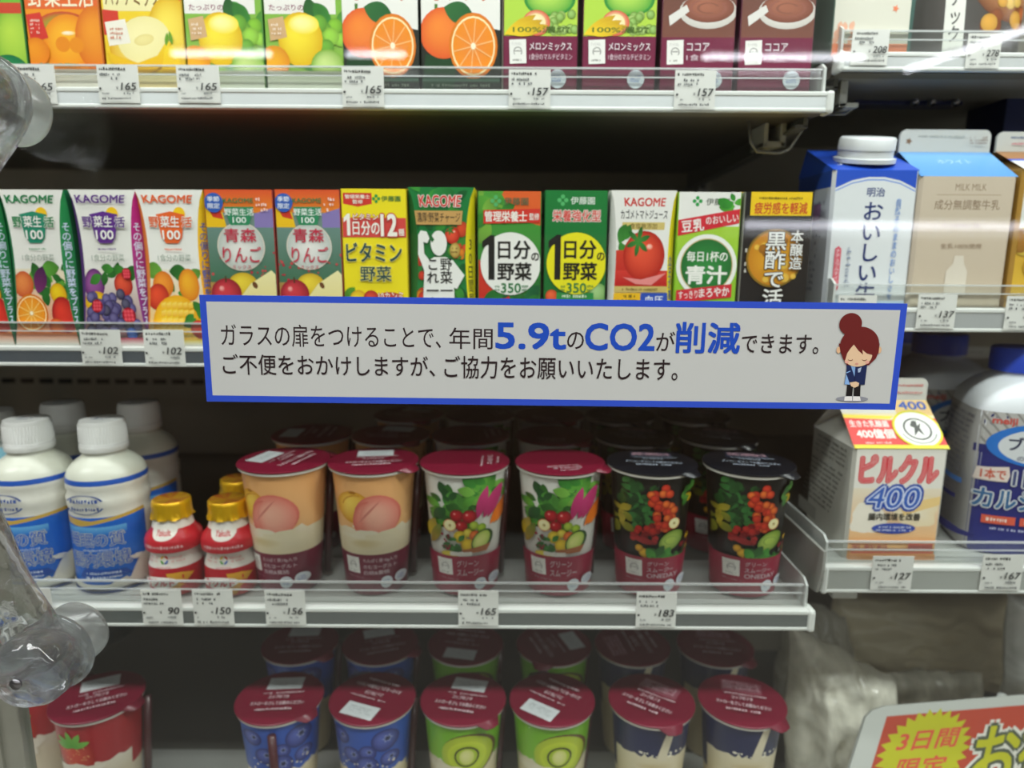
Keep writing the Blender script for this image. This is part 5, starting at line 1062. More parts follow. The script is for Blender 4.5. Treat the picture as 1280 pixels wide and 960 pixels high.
# ------------------------------------------------------------------ small red and white bottles with gold foil tops
K0 = 0.0745
YP = Prof([(0.016, 0.0, '#b81f2c'), (0.0188, 0.0018, '#b81f2c'), (0.0194, 0.006, '#b81f2c'), (0.0194, 0.0205, '#b81f2c'), (0.0190, 0.0235, '#e6e0d6'), (0.0176, 0.0280, '#e6e0d6'), (0.0167, 0.0325, '#e6e0d6'), (0.0168, 0.0345, '#c22430'), (0.0202, 0.0362, '#c22430'), (0.0206, 0.0385, '#c22430'), (0.0204, 0.0430, '#c22430'), (0.0194, 0.0460, '#c22430'), (0.0166, 0.0492, '#c22430'), (0.0147, 0.0522, '#e4dcd0'), (0.0136, 0.0570, '#e4dcd0'), (0.0128, 0.0605, '#e4dcd0')], 50)
def yak_art(a):
    Y = lambda z: 1-z/0.0600
    a.ell(0.5, Y(0.0545), 0.33, '#e8e2d8', k=0.72); a.text('Yakult', 0.33, 0.67, Y(0.0525), Y(0.0485), '#c8303a', 0.03); a.fine(0.14, 0.86, Y(0.0425), Y(0.0388), '#e2b4b4', 1, 0.95)
    for i, c in enumerate(('#d8402c', '#e8b82c', '#5aa84a', '#3a6ab8')): a.ring(0.5, Y(0.0300), 0.05, 0.085, c, a0=90*i+10, a1=90*i+80)
    a.fine(0.12, 0.38, Y(0.0325), Y(0.0275), '#e0a8a0', 2); a.fine(0.62, 0.88, Y(0.0325), Y(0.0275), '#e0a8a0', 2); a.fine(0.35, 0.65, Y(0.0255), Y(0.0235), '#d8808a', 1)
    a.poly([(0.55, Y(0.0205)), (0.8, Y(0.0205)), (0.95, Y(0.0185)), (0.7, Y(0.004)), (0.4, Y(0.003)), (0.62, Y(0.01))], '#d8a02c', '#b87a1a'); a.vtext('1000', 0.72, 0.9, Y(0.019), Y(0.003), '#c8302c', 0.03)
    a.ell(0.42, Y(0.0135), 0.32, '#ece4dc', k=0.36); a.text('ヤクルト', 0.17, 0.67, Y(0.0162), Y(0.0106), '#cf2438', 0.05)
def mk_yak(label, loc, yaw=0, first=[None]):
    if first[0] is None:
        root = empty('small_drink_bottle'); mb = MB(); YP.lathe(mb, 64); A = Art(0.0385, 0.0600, 6); yak_art(A); fn, xs, ys = turn_fn(YP, 0.0385, 0.0); A.emit(mb, fn, xs, ys, curved=True); mb.build('bottle_body', PR_PLAST, root)
        mb = MB(); n = 72; rows = [(0.0150, 0.0590, 0.05), (0.0142, 0.0615, 0.04), (0.0138, 0.0650, 0.012), (0.0139, 0.0690, 0.01), (0.0136, 0.0715, 0.008), (0.0125, 0.0725, 0.0), (0.0110, 0.0718, 0.0), (0.0, 0.0716, 0.0)]
        vs = []; cs = []
        for r, z, w_ in rows:
            for j in range(n): t = 2*PI*j/n; q = 1+w_*math.sin(9*t+z*900)+w_*0.6*math.sin(17*t); vs.append((r*q*math.sin(t), -r*q*math.cos(t), z)); cs.append(hx('#e8b61c') if z < 0.0716 else mix(hx('#e0b024'), hx('#c8642c'), 0.5+0.5*math.sin(5*t)*math.cos(3*t)))
        mb.add(vs, [(i*n+j, i*n+(j+1) % n, (i+1)*n+(j+1) % n, (i+1)*n+j) for i in range(len(rows)-1) for j in range(n)], cs, smooth=True); mb.build('foil_cap', PR_FOIL, root); first[0] = root
    else: root = copy_tree(first[0])
    root.location = Vector(loc)+Vector((0, 0, 0.0003)); root.rotation_euler = (0, 0, R(yaw)); tag(root, label, 'small bottle', 'small red and white bottles'); return root
for px, Y, yw, lb in ((219, 0.492, 0, 'small red and white bottle with gold foil cap, beside the blue labelled bottle'), (288, 0.492, 6, 'small red and white bottle with gold foil cap, beside the peach cup'), (303, 0.540, 0, 'rear small bottle, only its gold cap showing behind the others')):
    mk_yak(lb, (P(px, 680, Y).x, Y, ZLL), yw)

# ------------------------------------------------------------------ paper milk cartons and the right bay
def milk_carton(label, px0, px1, py, ptop, Y, zb, front, sidec, topc, ridge_py=None, fin_py=None, roof=None, left=None, finart=None, cap=False, D=None, grp=None, name='milk_carton', cat='milk carton', finc='#d6d6d0'):
    x0 = P(px0, py, Y).x; x1 = P(px1, py, Y).x; W = x1-x0; H = P((px0+px1)/2, ptop, Y).z-zb; h = W/2; D = D or W
    root = empty(name, ((x0+x1)/2, Y, zb+0.0003)); tag(root, label, cat, grp); mb = MB(); e = 0.0022
    ring = [(-h+e, 0), (h-e, 0), (h, e), (h, D-e), (h-e, D), (-h+e, D), (-h, D-e), (-h, e)]
    for i in range(8):
        a, b = ring[i], ring[(i+1) % 8]; mb.add([(*a, 0), (*b, 0), (*b, H), (*a, H)], [(0, 1, 2, 3)], sidec)
    mb.add([(*q, 0) for q in ring], [tuple(range(8))[::-1]], sidec)
    A = Art(W-2*e, H, int(px0)); front(A); A.emit(mb, quad_fn((-h+e, 0, 0), (h-e, 0, 0), (h-e, 0, H), (-h+e, 0, H), A.W, H))
    if left:
        B = Art(D-2*e, H, int(px0)+1); left(B); B.emit(mb, quad_fn((-h, D-e, 0), (-h, e, 0), (-h, e, H), (-h, D-e, H), B.W, H))
    if cap: ry, rz = D*0.82, 0.021
    else: ry = D/2; rz = P((px0+px1)/2, ridge_py, Y+ry).z-zb-H
    f0 = -h*0.985; f1 = h*0.985
    mb.add([(-h, 0, H), (h, 0, H), (f1, ry, H+rz), (f0, ry, H+rz)], [(0, 1, 2, 3)], topc); mb.add([(-h, D, H), (h, D, H), (f1, ry, H+rz), (f0, ry, H+rz)], [(3, 2, 1, 0)], topc)
    for sg, f in ((-1, f0), (1, f1)):
        ip = (f*(0.55 if not cap else 0.98), ry, H+rz*0.8)
        mb.add([(sg*h, 0, H), (sg*h, D, H), ip], [(0, 1, 2)], topc if cap else mix(hx(topc), hx(sidec), 0.5)); mb.add([(sg*h, 0, H), ip, (f, ry, H+rz)], [(0, 1, 2)], topc); mb.add([(sg*h, D, H), ip, (f, ry, H+rz)], [(0, 1, 2)], topc)
    if roof:
        L = math.hypot(ry, rz); B = Art(W, L, int(px0)+2); roof(B); n = 5
        fn = quad_fn((-h, 0, H), (h, 0, H), (f1, ry, H+rz), (f0, ry, H+rz), W, L); B.emit(mb, fn, [W*(i/n-0.5) for i in range(n+1)], [L*i/n for i in range(n+1)])
    mb.build('carton_body', PR_CARD, root)
    if not cap:
        fh = P((px0+px1)/2, fin_py, Y+ry).z-zb-H-rz; mb = MB(); c = 0.004
        pts = [(f0, H+rz-0.001), (f1, H+rz-0.001), (f1, H+rz+fh-c), (f1-c*0.4, H+rz+fh-c*0.3), (f1-c, H+rz+fh), (f0+c, H+rz+fh), (f0+c*0.4, H+rz+fh-c*0.3), (f0, H+rz+fh-c)]
        n = len(pts); mb.add([(x, ry-0.001, z) for x, z in pts]+[(x, ry+0.001, z) for x, z in pts], [tuple(range(n)), tuple(range(n, 2*n))[::-1]]+[(i, n+i, n+(i+1) % n, (i+1) % n) for i in range(n)], finc)
        B = Art(f1-f0, fh, int(px0)+3)
        (finart or (lambda a: a.fine(0.2, 0.7, 0.35, 0.55, '#8d8d88', 1, 0.9)))(B)
        B.emit(mb, quad_fn((f0, ry-0.001, H+rz), (f1, ry-0.001, H+rz), (f1, ry-0.001, H+rz+fh), (f0, ry-0.001, H+rz+fh), B.W, fh)); mb.build('top_fin', PR_CARD, root)
    else:
        mb = MB(); Prof([(0.0215, 0, '#dcdfe0'), (0.0215, 0.003, '#dcdfe0'), (0.0192, 0.0036, '#dcdfe0'), (0.0190, 0.0085, '#d0d3d5'), (0.0196, 0.009, '#dfe2e3'), (0.0192, 0.0165, '#dfe2e3'), (0.018, 0.0178, '#dfe2e3'), (0, 0.0178, '#dfe2e3')], 50).lathe(mb, 48)
        o = mb.build('screw_cap', PR_PLAST, root); t = 0.42; o.location = (0, ry*t, H+rz*t-0.0005); o.rotation_euler = (math.atan2(rz, ry)*0.55, 0, 0)
    return root
def oishii(a):
    a.rect(0, 0, 1, 1, '#dcdfe0'); a.poly([(0, 0), (1, 0), (1, 0.13), (0.8, 0.075), (0.6, 0.05), (0.4, 0.05), (0.2, 0.075), (0, 0.13)], '#2450c0'); a.poly([(0, 0.145), (0.2, 0.09), (0.4, 0.065), (0.6, 0.065), (0.8, 0.09), (1, 0.145), (1, 0.155), (0.8, 0.1), (0.6, 0.075), (0.4, 0.075), (0.2, 0.1), (0, 0.155)], '#7d9ad8')
    a.text('明治', 0.4, 0.62, 0.125, 0.19, '#2c3f7c', 0.02); a.vtext('おいしい牛乳', 0.37, 0.62, 0.22, 1.12, '#22346e', 0.015); a.vtext('自然そのままのおいしさを', 0.77, 0.84, 0.2, 0.95, '#6f94d0', 0.01); a.poly([(0.06, 0.57), (0.1, 0.55), (0.14, 0.57), (0.14, 0.87), (0.1, 0.89), (0.06, 0.87)], '#d86070'); a.vtext('ナチュラルテイスト', 0.07, 0.13, 0.57, 0.87, '#f0dcdc', 0.005); a.vtext('生乳', 0.21, 0.27, 0.55, 0.86, '#8d97ad')
    a.rect(0.0, 0.96, 1, 1, '#b8cde4')
def left_blue(a):
    a.rect(0, 0, 1, 1, '#b7bcc4', '#c7cacc'); a.rect(0, 0, 1, 0.12, '#23479f'); a.fine(0.1, 0.9, 0.2, 0.9, '#7a7f90', 14, 0.6); a.rect(0.3, 0.24, 0.95, 0.36, '#7a5a78')
GM = 'paper milk cartons on the right bay shelf'
def oroof(a): a.rect(0, 0, 1, 1, '#2450c0'); a.fine(0.12, 0.36, 0.62, 0.8, '#d5dcea', 1, 0.95); a.poly([(0, 0.35), (0.2, 0.35), (0.16, 0.75), (0, 0.75)], '#1c3f9e')
milk_carton('white and blue milk carton with a white screw cap', 1041, 1149, 230, 213, 0.5125, ZRM, oishii, '#c9ccd0', '#2450c0', roof=oroof, left=left_blue, cap=True, grp=GM)
def beige(a):
    a.rect(0, 0, 1, 1, '#c9baa6', '#c5b59f'); a.text('MILK MILK', 0.36, 0.7, 0.055, 0.105, '#8a745e', 0.0); a.rect(0.16, 0.135, 0.87, 0.14, '#a8937c'); a.text('成分無調整牛乳', 0.15, 0.87, 0.175, 0.25, '#8a745e', 0.005); a.fine(0.28, 0.68, 0.34, 0.39, '#a28b76', 1, 0.9); a.text('生乳100%使用', 0.27, 0.72, 0.505, 0.545, '#9a846e')
    a.poly([(0.44, 0.6), (0.54, 0.6), (0.55, 0.66), (0.6, 0.72), (0.6, 0.91), (0.36, 0.91), (0.36, 0.72), (0.43, 0.66)], '#d9cfbf')
def broof(a): a.rect(0, 0, 1, 1, '#6fa6dc', '#5f97d2'); a.text('ホワイト', 0.32, 0.68, 0.35, 0.5, '#a8cbea', 0.02)
def bfin(a): a.star(0.1, 0.55, 0.04, 5, '#8a6a50', 0.5); a.fine(0.2, 0.72, 0.25, 0.38, '#a9aca8', 1, 0.9); a.fine(0.76, 0.96, 0.3, 0.7, '#9a8478', 3)
milk_carton('beige milk carton with a light blue roof', 1151, 1273, 222, 221, 0.5115, ZRM, beige, '#c4b5a2', '#6a9fd6', 190, 163, roof=broof, finart=bfin, grp=GM)
def yel(a): a.rect(0, 0, 1, 0.42, '#dcdcd6'); a.rect(0, 0.42, 1, 1, '#c89a34', '#d8b23c'); a.fine(0.05, 0.5, 0.25, 0.38, '#5a6a8a', 2); a.rect(0, 0.42, 1, 0.46, '#2c4f9a'); a.rnd.seed(1); a.scatter(10, 0, 1, 0.5, 0.95, 0.08, 0.18, ('#e0c04a', '#a8742c', '#d8a834'), 0.7)
def yfin(a): a.fine(0.15, 0.7, 0.2, 0.4, '#5a6f9a', 1, 0.95); a.fine(0.15, 0.5, 0.55, 0.7, '#d86a7a', 1, 0.95)
def yroof(a): a.rect(0, 0, 1, 0.45, '#9a6a3c'); a.rect(0, 0.45, 1, 0.55, '#2f54c0'); a.rect(0, 0.55, 1, 1, '#dcdcd6')
milk_carton('white and yellow carton cut by the right frame edge beside the beige one', 1279, 1400, 222, 212, 0.5115, ZRM, yel, '#b0863a', '#b08a5a', 190, 166, roof=yroof, finart=yfin, grp=GM)
milk_carton('pale carton standing behind the white and blue capped carton, only its fin in view', 1074, 1168, 205, 220, 0.61, ZRM, lambda a: a.rect(0, 0, 1, 1, '#b9b4aa'), '#a8a49a', '#9aa4ac', 196, 174, grp=GM, finc='#b4b6b0')
def pil(a):
    a.rect(0, 0, 1, 1, '#e6e2d8'); a.rect(0, 0.35, 1, 1, '#e8dcc4', '#e6a24c'); a.blob(0.2, 0.62, 0.2, '#ece4d4', 1.0, 0.2); a.blob(0.75, 0.55, 0.25, '#ebe0c8', 0.8, 0.2, c2='#e8d6b0'); a.poly([(0.55, 0.5), (1, 0.42), (1, 0.5), (0.6, 0.6)], '#eccb8a')
    a.text('ピルクル', 0.06, 0.93, 0.06, 0.3, '#f0ddd6', 0.02, '#d8404a', 0.075); a.text('ピルクル', 0.06, 0.93, 0.06, 0.3, '#e0555c', 0.0); a.text('400', 0.18, 0.76, 0.34, 0.53, '#cfd8ee', 0.05, '#2c4fa8', 0.075, sh=0.15); a.text('400', 0.18, 0.76, 0.34, 0.53, '#3a62b8', 0.0, sh=0.15)
    a.text('腸内環境を改善', 0.2, 0.79, 0.575, 0.64, '#3c3a34', 0.03); a.ell(0.5, 0.715, 0.25, '#3a50a4', k=0.26); a.fine(0.3, 0.7, 0.69, 0.74, '#d9deee', 2); a.rect(0, 0.82, 1, 0.84, '#e0984a'); a.text('乳飲料', 0.03, 0.45, 0.86, 0.91, '#cf5a4a', 0.03); a.rect(0.68, 0.85, 0.96, 0.91, '#cf5a4a'); a.rect(0.03, 0.925, 0.97, 0.94, '#d8604c'); a.rect(0, 0.95, 1, 1, '#e2944a')
def pleft(a):
    a.rect(0, 0, 1, 1, '#b5b3aa', '#bdbab0'); a.fine(0.12, 0.95, 0.03, 0.2, '#6f6e68', 4, 0.8); a.fine(0.12, 0.95, 0.24, 0.62, '#55544f', 9, 0.85); a.rect(0.1, 0.66, 0.6, 0.78, '#9a9890'); a.fine(0.15, 0.9, 0.8, 0.86, '#b8605a', 1)
def proof(a):
    a.rect(0, 0, 1, 1, '#e9d9b0'); a.rect(0, 0, 0.62, 0.3, '#e6e2d8'); a.rect(0.6, 0.0, 1, 0.34, '#ecc98c'); a.text('400', 0.66, 0.96, 0.06, 0.22, '#3a62b8', 0.03); a.fine(0.4, 0.64, 0.05, 0.22, '#d86a6a', 1, 0.95); a.poly([(0, 0.33), (0.55, 0.36), (0.5, 0.42), (0, 0.4)], '#ecd44a'); a.poly([(0, 0.4), (0.5, 0.44), (1, 0.4), (1, 0.95), (0, 1)], '#dc4440'); a.text('生きた乳酸菌', 0.04, 0.46, 0.45, 0.58, '#f2e2dc', 0.03); a.text('400億個', 0.08, 0.48, 0.62, 0.8, '#f2e2dc', 0.04); a.fine(0.14, 0.42, 0.86, 0.92, '#f0c8c0', 1)
    a.ell(0.75, 0.62, 0.26, '#d8cf1e', k=0.95, n=36); a.ell(0.75, 0.62, 0.235, '#e9e9e2', k=0.95, n=36); a.ring(0.75, 0.62, 0.13, 0.15, '#4a4c48', 0.95); a.poly([(0.72, 0.46), (0.77, 0.46), (0.76, 0.56), (0.81, 0.5), (0.78, 0.6), (0.8, 0.76), (0.75, 0.66), (0.69, 0.76), (0.72, 0.6), (0.68, 0.56)], '#4a4c48'); a.ring(0.75, 0.62, 0.185, 0.2, '#9a9c96', 0.95, a0=200, a1=340)
    a.rect(0, 0.93, 1, 1, '#d8cf3a')
def pfin(a): a.fine(0.58, 0.95, 0.25, 0.42, '#d85a5a', 1, 0.98); a.fine(0.58, 0.95, 0.6, 0.75, '#d85a5a', 1, 0.98)
milk_carton('white and orange drink carton with big red lettering and 400', 1068, 1187, 562, 562, 0.4865, ZRL, pil, '#bdbab0', '#e6e2d8', 499, 473, roof=proof, left=pleft, finart=pfin, name='drink_carton', cat='drink carton', finc='#dcdad2')

# blue capped yogurt bottle, its cross-section a rounded square
def yb_rows():
    return [(0.0365, 0.0, 5), (0.0385, 0.004, 5), (0.0388, 0.05, 5), (0.0388, 0.1, 5), (0.0386, 0.112, 4.6), (0.0375, 0.119, 4), (0.0345, 0.126, 3.2), (0.029, 0.132, 2.6), (0.0235, 0.1355, 2.2), (0.0205, 0.137, 2), (0.0200, 0.141, 2)]
def yb_art(a):
    T = 0.112; Y = lambda z: 1-z/T
    a.rect(0, 0, 1, Y(0.001), '#2d2f6e', '#33377c'); a.rect(0, 0, 1, Y(0.085), '#b9b6b2')
    for i in range(14): x = -0.3+i*0.1; a.poly([(x, 0), (x+0.025, 0), (x+0.36, Y(0.082)), (x+0.33, Y(0.082))], '#93908c')
    a.poly([(0, Y(0.086)), (0.5, Y(0.09)), (1, Y(0.086)), (1, Y(0.08)), (0, Y(0.08))], '#2d2f6e')
    a.text('meiji', 0.11, 0.32, Y(0.108), Y(0.102), '#d0564e', 0.04); a.ell(0.62, Y(0.088), 0.54, '#2f74c8', k=0.43, n=48); a.ell(0.65, Y(0.087), 0.47, '#d5d8da', k=0.42, n=48); a.text('ブルガリア', 0.27, 1.0, Y(0.094), Y(0.084), '#353a52', 0.03); a.text('のむヨーグルト', 0.36, 0.85, Y(0.08), Y(0.076), '#5a6078', 0.02); a.fine(0.5, 0.8, Y(0.1), Y(0.096), '#5a6078', 1)
    a.poly([(0.04, Y(0.069)), (0.3, Y(0.071)), (0.32, Y(0.064)), (0.3, Y(0.059)), (0.02, Y(0.059))], '#dfd0c6'); a.text('1本で', 0.07, 0.28, Y(0.0685), Y(0.0605), '#c85a44', 0.03); a.text('1日分の', 0.35, 0.98, Y(0.07), Y(0.056), '#48507c', 0.035, '#d5d7d8', 0.06); a.text('カルシウム', 0.04, 0.98, Y(0.053), Y(0.038), '#3f6a94', 0.035, '#d5d7d8', 0.06)
    a.rect(0.12, Y(0.032), 0.42, Y(0.0255), '#d8604a'); a.rect(0.46, Y(0.032), 0.98, Y(0.0255), '#d8604a'); a.fine(0.16, 0.38, Y(0.031), Y(0.0265), '#f0d8cc', 1, 0.95); a.fine(0.5, 0.94, Y(0.031), Y(0.0265), '#f0d8cc', 1, 0.95); a.fine(0.2, 0.9, Y(0.0235), Y(0.0205), '#c9cbe0', 1, 0.9)
def yb_left(a):
    T = 0.112; Y = lambda z: 1-z/T
    a.rect(0, 0, 1, Y(0.001), '#a8a5a2'); a.fine(0.15, 0.9, Y(0.108), Y(0.062), '#6e6c78', 11, 0.8); a.rect(0.0, Y(0.058), 0.92, Y(0.054), '#4a7ac0'); a.fine(0.15, 0.9, Y(0.052), Y(0.046), '#6e6c78', 2); a.rect(0.0, Y(0.045), 0.9, Y(0.0415), '#2d2f6e'); a.fine(0.15, 0.8, Y(0.04), Y(0.024), '#7a7882', 4); a.poly([(0, Y(0.024)), (0.9, Y(0.022)), (1, Y(0.018)), (1, Y(0.015)), (0, Y(0.019))], '#2d2f6e'); a.rect(0.1, Y(0.016), 0.8, Y(0.004), '#bdbab4'); a.fine(0.2, 0.7, Y(0.015), Y(0.005), '#6e6c78', 3)
def mk_yogurt(label, loc, yaw=0, first=[None]):
    if first[0] is None:
        root = empty('yogurt_bottle'); mb = MB(); rows = yb_rows(); n = 64; vs = []
        for a, z, e in rows:
            for j in range(n):
                t = 2*PI*j/n; c, s = math.sin(t), -math.cos(t); vs.append((a*math.copysign(abs(c)**(2/e), c), a*math.copysign(abs(s)**(2/e), s), z))
        mb.add(vs, [(i*n+j, i*n+(j+1) % n, (i+1)*n+(j+1) % n, (i+1)*n+j) for i in range(len(rows)-1) for j in range(n)]+[tuple(range(n))[::-1]], [hx('#34387c') if v[2] < 0.1 else hx('#dfe2e6') for v in vs], smooth=True)
        def prm(z):
            for i in range(len(rows)-1):
                if rows[i][1] <= z <= rows[i+1][1]: t = (z-rows[i][1])/(rows[i+1][1]-rows[i][1]); return rows[i][0]+(rows[i+1][0]-rows[i][0])*t, rows[i][2]+(rows[i+1][2]-rows[i][2])*t
            return rows[0][0], 5
        def mkfn(W, rot):
            def fn(x, z):
                a, e = prm(z); u = max(-0.995, min(0.995, x/(W/2)*0.94)); d = (1-abs(u)**e)**(1/e); gx = math.copysign(abs(u)**(e-1), u); gy = -d**(e-1); p_ = Vector((a*u, -a*d-0.00012, z)); nm = Vector((gx, gy, 0)).normalized()
                if rot: p_ = Vector((p_.y, -p_.x, p_.z)); nm = Vector((nm.y, -nm.x, 0))
                return p_, nm
            return fn
        zs = [r_[1] for r_ in rows]+[0.02, 0.035, 0.065, 0.08, 0.106]
        for art, rot in ((yb_art, 0), (yb_left, 1)):
            W = 0.073; A = Art(W, 0.112, 8); art(A); A.emit(mb, mkfn(W, rot), [W*(i/24-0.5) for i in range(25)], zs, curved=True)
        mb.build('bottle_body', PR_PLAST, root)
        mb = MB(); Prof([(0.0222, 0.1395, '#3453cc'), (0.0224, 0.1415, '#3453cc'), (0.0222, 0.1560, '#3453cc'), (0.0212, 0.1575, '#3f60d8'), (0, 0.1577, '#3f60d8')], 50).lathe(mb, 64); mb.build('bottle_cap', PR_PLAST, root); first[0] = root
    else: root = copy_tree(first[0])
    root.location = Vector(loc)+Vector((0, 0, 0.0003)); root.rotation_euler = (0, 0, R(yaw)); tag(root, label, 'bottle', 'blue capped yogurt bottles'); return root
q = P(1258, 600, 0.527); mk_yogurt('blue capped yogurt bottle with a dark blue label, beside the orange carton', (q.x, 0.527, ZRL), -16)
q = P(1184, 457, 0.61); mk_yogurt('blue capped bottle in the second row, behind the orange carton', (q.x, 0.625, ZRL))
q = P(1128, 440, 0.70); mk_yogurt('dim blue capped bottle in the back row, just right of the notice', (q.x, 0.716, ZRL))
milk_carton('grey looking carton at the back, between the two blue caps', 1206, 1263, 470, 462, 0.72, ZRL, lambda a: a.rect(0, 0, 1, 1, '#dddcd6'), '#d6d5ce', '#dddcd6', 448, 434, name='drink_carton', cat='drink carton')

# navy fittings far back under the top right shelf
a = P(1070, 117, 0.61); b = P(1204, 131, 0.61)
root = empty('hanging_rail', ((a.x+b.x)/2, 0.61, b.z)); tag(root, 'navy rail with added metal glints under the top right shelf', 'rail')
W = b.x-a.x; mb = MB(); mb.box(-W/2, 0, 0, W/2, 0.02, a.z-b.z, bev=0.001); mb.build('rail', mat('navy_plastic', '#1c2c66', 0.4), root)
for px in (1141, 1162, 1192):  # added metal curls standing in for blurred highlights on the rail
    x = P(px, 118, 0.61).x-(a.x+b.x)/2; mb = MB(); mb.tube([(x, 0.004, a.z-b.z+0.012), (x, -0.002, a.z-b.z+0.004), (x, -0.004, -0.001), (x, -0.006, 0.002)], 0.003, 10); mb.build('hook', mat('glint_metal', '#c9cad4', 0.15, 1.0), root)
for sx in (-W*0.45, W*0.45):
    mb = MB(); mb.box(sx-0.003, 0.004, a.z-b.z, sx+0.003, 0.016, ZRT-0.0139-b.z); mb.build('hanger', mat('navy_plastic'), root)
front_box('drink_carton', 'navy carton deep under the top shelf by the right frame edge', 'drink carton', None, 1258, 1330, 130, 112, 0.60, ZRM, 0.05, lambda a: (a.rect(0, 0, 1, 1, '#1f2f6a'), a.ell(0.6, 0.3, 0.3, '#8a7a3a', '#3a3424')), '#1a2858')

# ------------------------------------------------------------------ bottom right: clear bags, wrapped pack, promotion board
from mathutils import noise
def crumple(name, label, cat, corners, depth, colour, amp, seed, m, zrest=None, n=44, grp=None):
    """a puffy bag: outline given by four corner points, swollen and creased"""
    a, b, d, e = [Vector(q) for q in corners]; a.z = b.z = ZRB+0.012; mb = MB(); vs = []; fs = []
    ctr = (a+b+d+e)/4; ctr.z = min(q.z for q in (a, b, d, e)) if zrest is None else zrest
    for sg in (-1, 1):
        k = len(vs)
        for j in range(n+1):
            for i in range(n+1):
                u, v = i/n, j/n; p_ = a*(1-u)*(1-v)+b*u*(1-v)+d*u*v+e*(1-u)*v
                w_ = (max(0, 1-abs(2*u-1)**2.6)*max(0, 1-abs(2*v-1)**2.6))**0.5
                q = Vector((u*3+seed, v*3, seed*1.7)); r1 = 1-abs(noise.noise(q*1.3))*2; r2 = 1-abs(noise.noise(q*3.1+Vector((5, 2, 1))))*2; r3 = noise.noise(q*0.8)
                p_ = p_+Vector((noise.noise(q*2)*0.006*(1-w_*0.5), 0, noise.noise(q*2+Vector((9, 9, 9)))*0.006))
                p_.y += sg*depth*w_*(0.75+0.4*r3)+amp*(r1*0.6+r2*0.6)*w_*(-1 if sg < 0 else 0.5)
                vs.append(p_-ctr)
        for j in range(n):
            for i in range(n): t = k+j*(n+1)+i; f = (t, t+1, t+n+2, t+n+1); fs.append(f if sg < 0 else f[::-1])
    mb.add(vs, fs, colour, smooth=True); o = mb.build(name, m); o.location = ctr; tag(o, label, cat, grp); return o
def filmmat(name, c, dif, rough=0.12):
    m = bpy.data.materials.new(name); m.use_nodes = True; nt = m.node_tree; nt.nodes.clear()
    out = nt.nodes.new('ShaderNodeOutputMaterial'); tr = nt.nodes.new('ShaderNodeBsdfTransparent'); tr.inputs[0].default_value = (0.93, 0.92, 0.88, 1)
    b = nt.nodes.new('ShaderNodeBsdfPrincipled'); b.inputs['Base Color'].default_value = (*hx(c), 1); b.inputs['Roughness'].default_value = rough; b.inputs['Specular IOR Level'].default_value = 0.8
    vn = nt.nodes.new('ShaderNodeTexNoise'); vn.noise_type = 'RIDGED_MULTIFRACTAL'; vn.inputs['Scale'].default_value = 16; vn.inputs['Detail'].default_value = 2; bp = nt.nodes.new('ShaderNodeBump'); bp.inputs['Strength'].default_value = 0.8; bp.inputs['Distance'].default_value = 0.012; nt.links.new(vn.outputs['Fac'], bp.inputs['Height']); nt.links.new(bp.outputs['Normal'], b.inputs['Normal'])
    n = nt.nodes.new('ShaderNodeTexNoise'); n.inputs['Scale'].default_value = 14; n.inputs['Detail'].default_value = 3; n.inputs['Distortion'].default_value = 1.5; tc = nt.nodes.new('ShaderNodeTexCoord'); mr = nt.nodes.new('ShaderNodeMapRange'); mr.inputs['From Min'].default_value = 0.3; mr.inputs['From Max'].default_value = 0.7; mr.inputs['To Min'].default_value = dif*0.5; mr.inputs['To Max'].default_value = min(1, dif*1.5)
    mx = nt.nodes.new('ShaderNodeMixShader'); nt.links.new(tc.outputs['Object'], n.inputs['Vector']); nt.links.new(tc.outputs['Object'], vn.inputs['Vector']); nt.links.new(n.outputs['Fac'], mr.inputs['Value']); nt.links.new(mr.outputs[0], mx.inputs[0]); nt.links.new(tr.outputs[0], mx.inputs[1]); nt.links.new(b.outputs[0], mx.inputs[2]); nt.links.new(mx.outputs[0], out.inputs[0]); return m
M_FILM = filmmat('cloudy_film', '#f0ecdc', 0.65); M_FILM2 = filmmat('white_film', '#e2e3e0', 0.7)
Yb = 0.56
crumple('plastic_bag', 'crumpled clear bag with pale yellow contents beside the navy milk cups', 'plastic bag', [P(985, 1010, 0.535), P(1130, 1010, 0.535), P(1120, 850, 0.55), P(985, 775, 0.575)], 0.03, '#d8d2bc', 0.016, 2.3, M_FILM, ZRB)
crumple('plastic_bag', 'white shiny bag standing at the right frame edge above the red board', 'plastic bag', [P(1252, 1000, 0.60), P(1420, 1000, 0.60), P(1420, 750, 0.62), P(1256, 742, 0.62)], 0.03, '#e0e0dc', 0.010, 7.1, M_FILM2, ZRB)
crumple('plastic_bag', 'clear bag in front of the brown pack, behind the red board', 'plastic bag', [P(1070, 1000, 0.61), P(1225, 1000, 0.61), P(1225, 840, 0.62), P(1090, 840, 0.62)], 0.026, '#d8d5c8', 0.010, 4.4, M_FILM, ZRB)
crumple('bread_pack', 'wrapped beige brown pack under the lower right shelf, behind the clear bags', 'food pack', [P(1050, 900, 0.75), P(1290, 900, 0.75), P(1290, 735, 0.78), P(1040, 735, 0.78)], 0.035, '#ddd0b0', 0.012, 9.2, PR_FILM, ZRB)
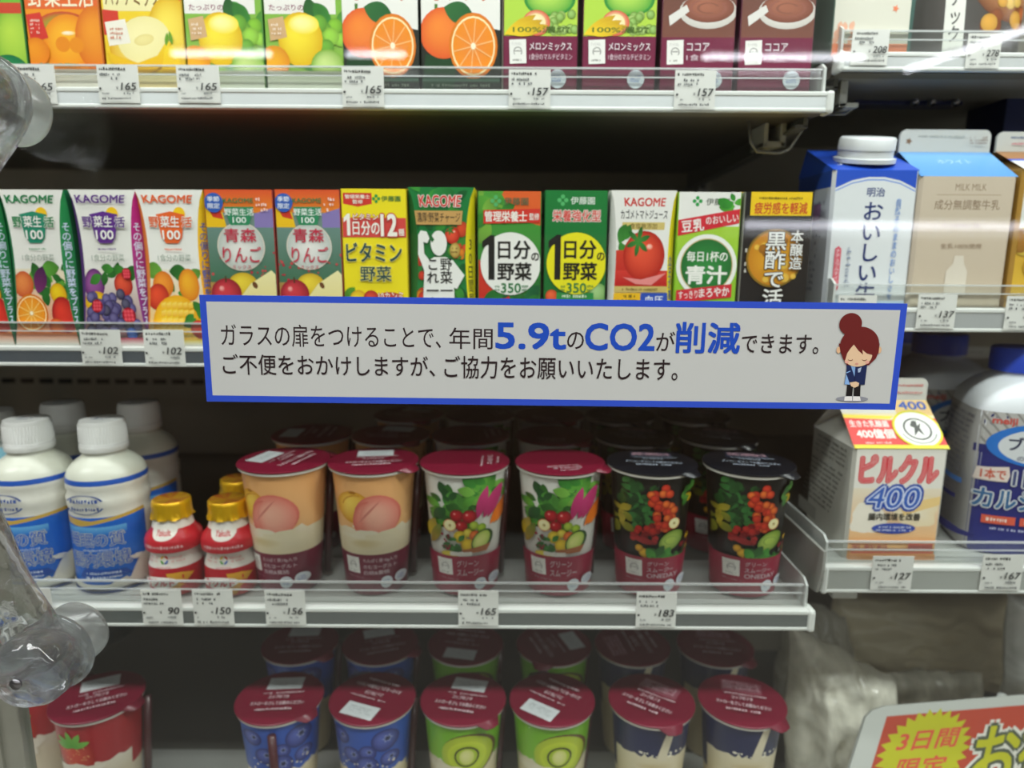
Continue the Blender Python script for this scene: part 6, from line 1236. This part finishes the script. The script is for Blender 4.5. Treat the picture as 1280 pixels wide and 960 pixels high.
crumple('plastic_bag', 'smooth grey film of a bag below the right end of the left shelf', 'plastic bag', [P(962, 900, 0.68), P(1075, 900, 0.68), P(1060, 770, 0.69), P(985, 742, 0.70)], 0.022, '#c0bbac', 0.008, 5.5, filmmat('grey_film', '#bdb8a8', 0.75, 0.3), ZRB)
TL = P(1086, 884, 0.497); TR = P(1420, 857, 0.535); BLq = P(1040, 1030, 0.449); BRq = BLq+TR-TL
W = (TR-TL).length; H = (TL-BLq).length; A = Art(W, H, 2)
ppx = W/340
A.rect(0, 0, 1, 1, '#b2b4ae'); fx = lambda px: (px-1086)/340
A.poly([(0.075, 0.10), (0.97, 0.10), (0.97, 1.0), (0.075, 1.0)], '#aa402c')
cxs, cys = 0.245, 0.45; A.star(cxs, cys, 0.165, 26, '#b0ae1c', 0.82, 0.86)
A.text('3日間', cxs-0.1, cxs+0.11, cys-0.19, cys-0.02, '#c84a3a', 0.03, sh=0.1); A.text('限定', cxs-0.08, cxs+0.09, cys+0.05, cys+0.22, '#c84a3a', 0.03, sh=0.1)
A.text('お得', 0.43, 0.77, 0.26, 0.85, '#b0ae1c', 0.04, '#cfcdc2', 0.11); A.text('お得', 0.43, 0.77, 0.26, 0.85, '#b0ae1c', 0.03, '#4a5040', 0.06)
nm = (TR-TL).cross(TL-BLq).normalized()
if nm.y > 0: nm = -nm
root = empty('promotion_board', (BLq+BRq)/2); tag(root, 'red and white promotion board with a yellow starburst, leaning at bottom right', 'board')
o_ = (BLq+BRq)/2; mb = MB(); rc = 0.06
pts = [(0, 0), (1, 0), (1, 1), (rc, 1), (rc*0.3, 1-rc*0.5), (0, 1-rc*1.5)]
f = [BLq+(BRq-BLq)*u+(TL-BLq)*v-o_ for u, v in pts]; k = len(f); mb.add(f+[q-nm*0.003 for q in f], [tuple(range(k)), tuple(range(k, 2*k))[::-1]]+[(i, k+i, k+(i+1) % k, (i+1) % k) for i in range(k)], '#b2b4ae')
A.it = A.it[1:]
A.emit(mb, quad_fn(BLq-o_, BRq-o_, TR-o_, TL-o_, W, H)); mb.build('board', PR_PAPER, root)
mb = MB(); m0 = (TL+TR)/2-o_-nm*0.004; mb.tube([m0, Vector((m0.x, m0.y+0.03, ZRB-o_.z+0.002))], 0.004, 10); mb.build('prop', M_WHITE, root)
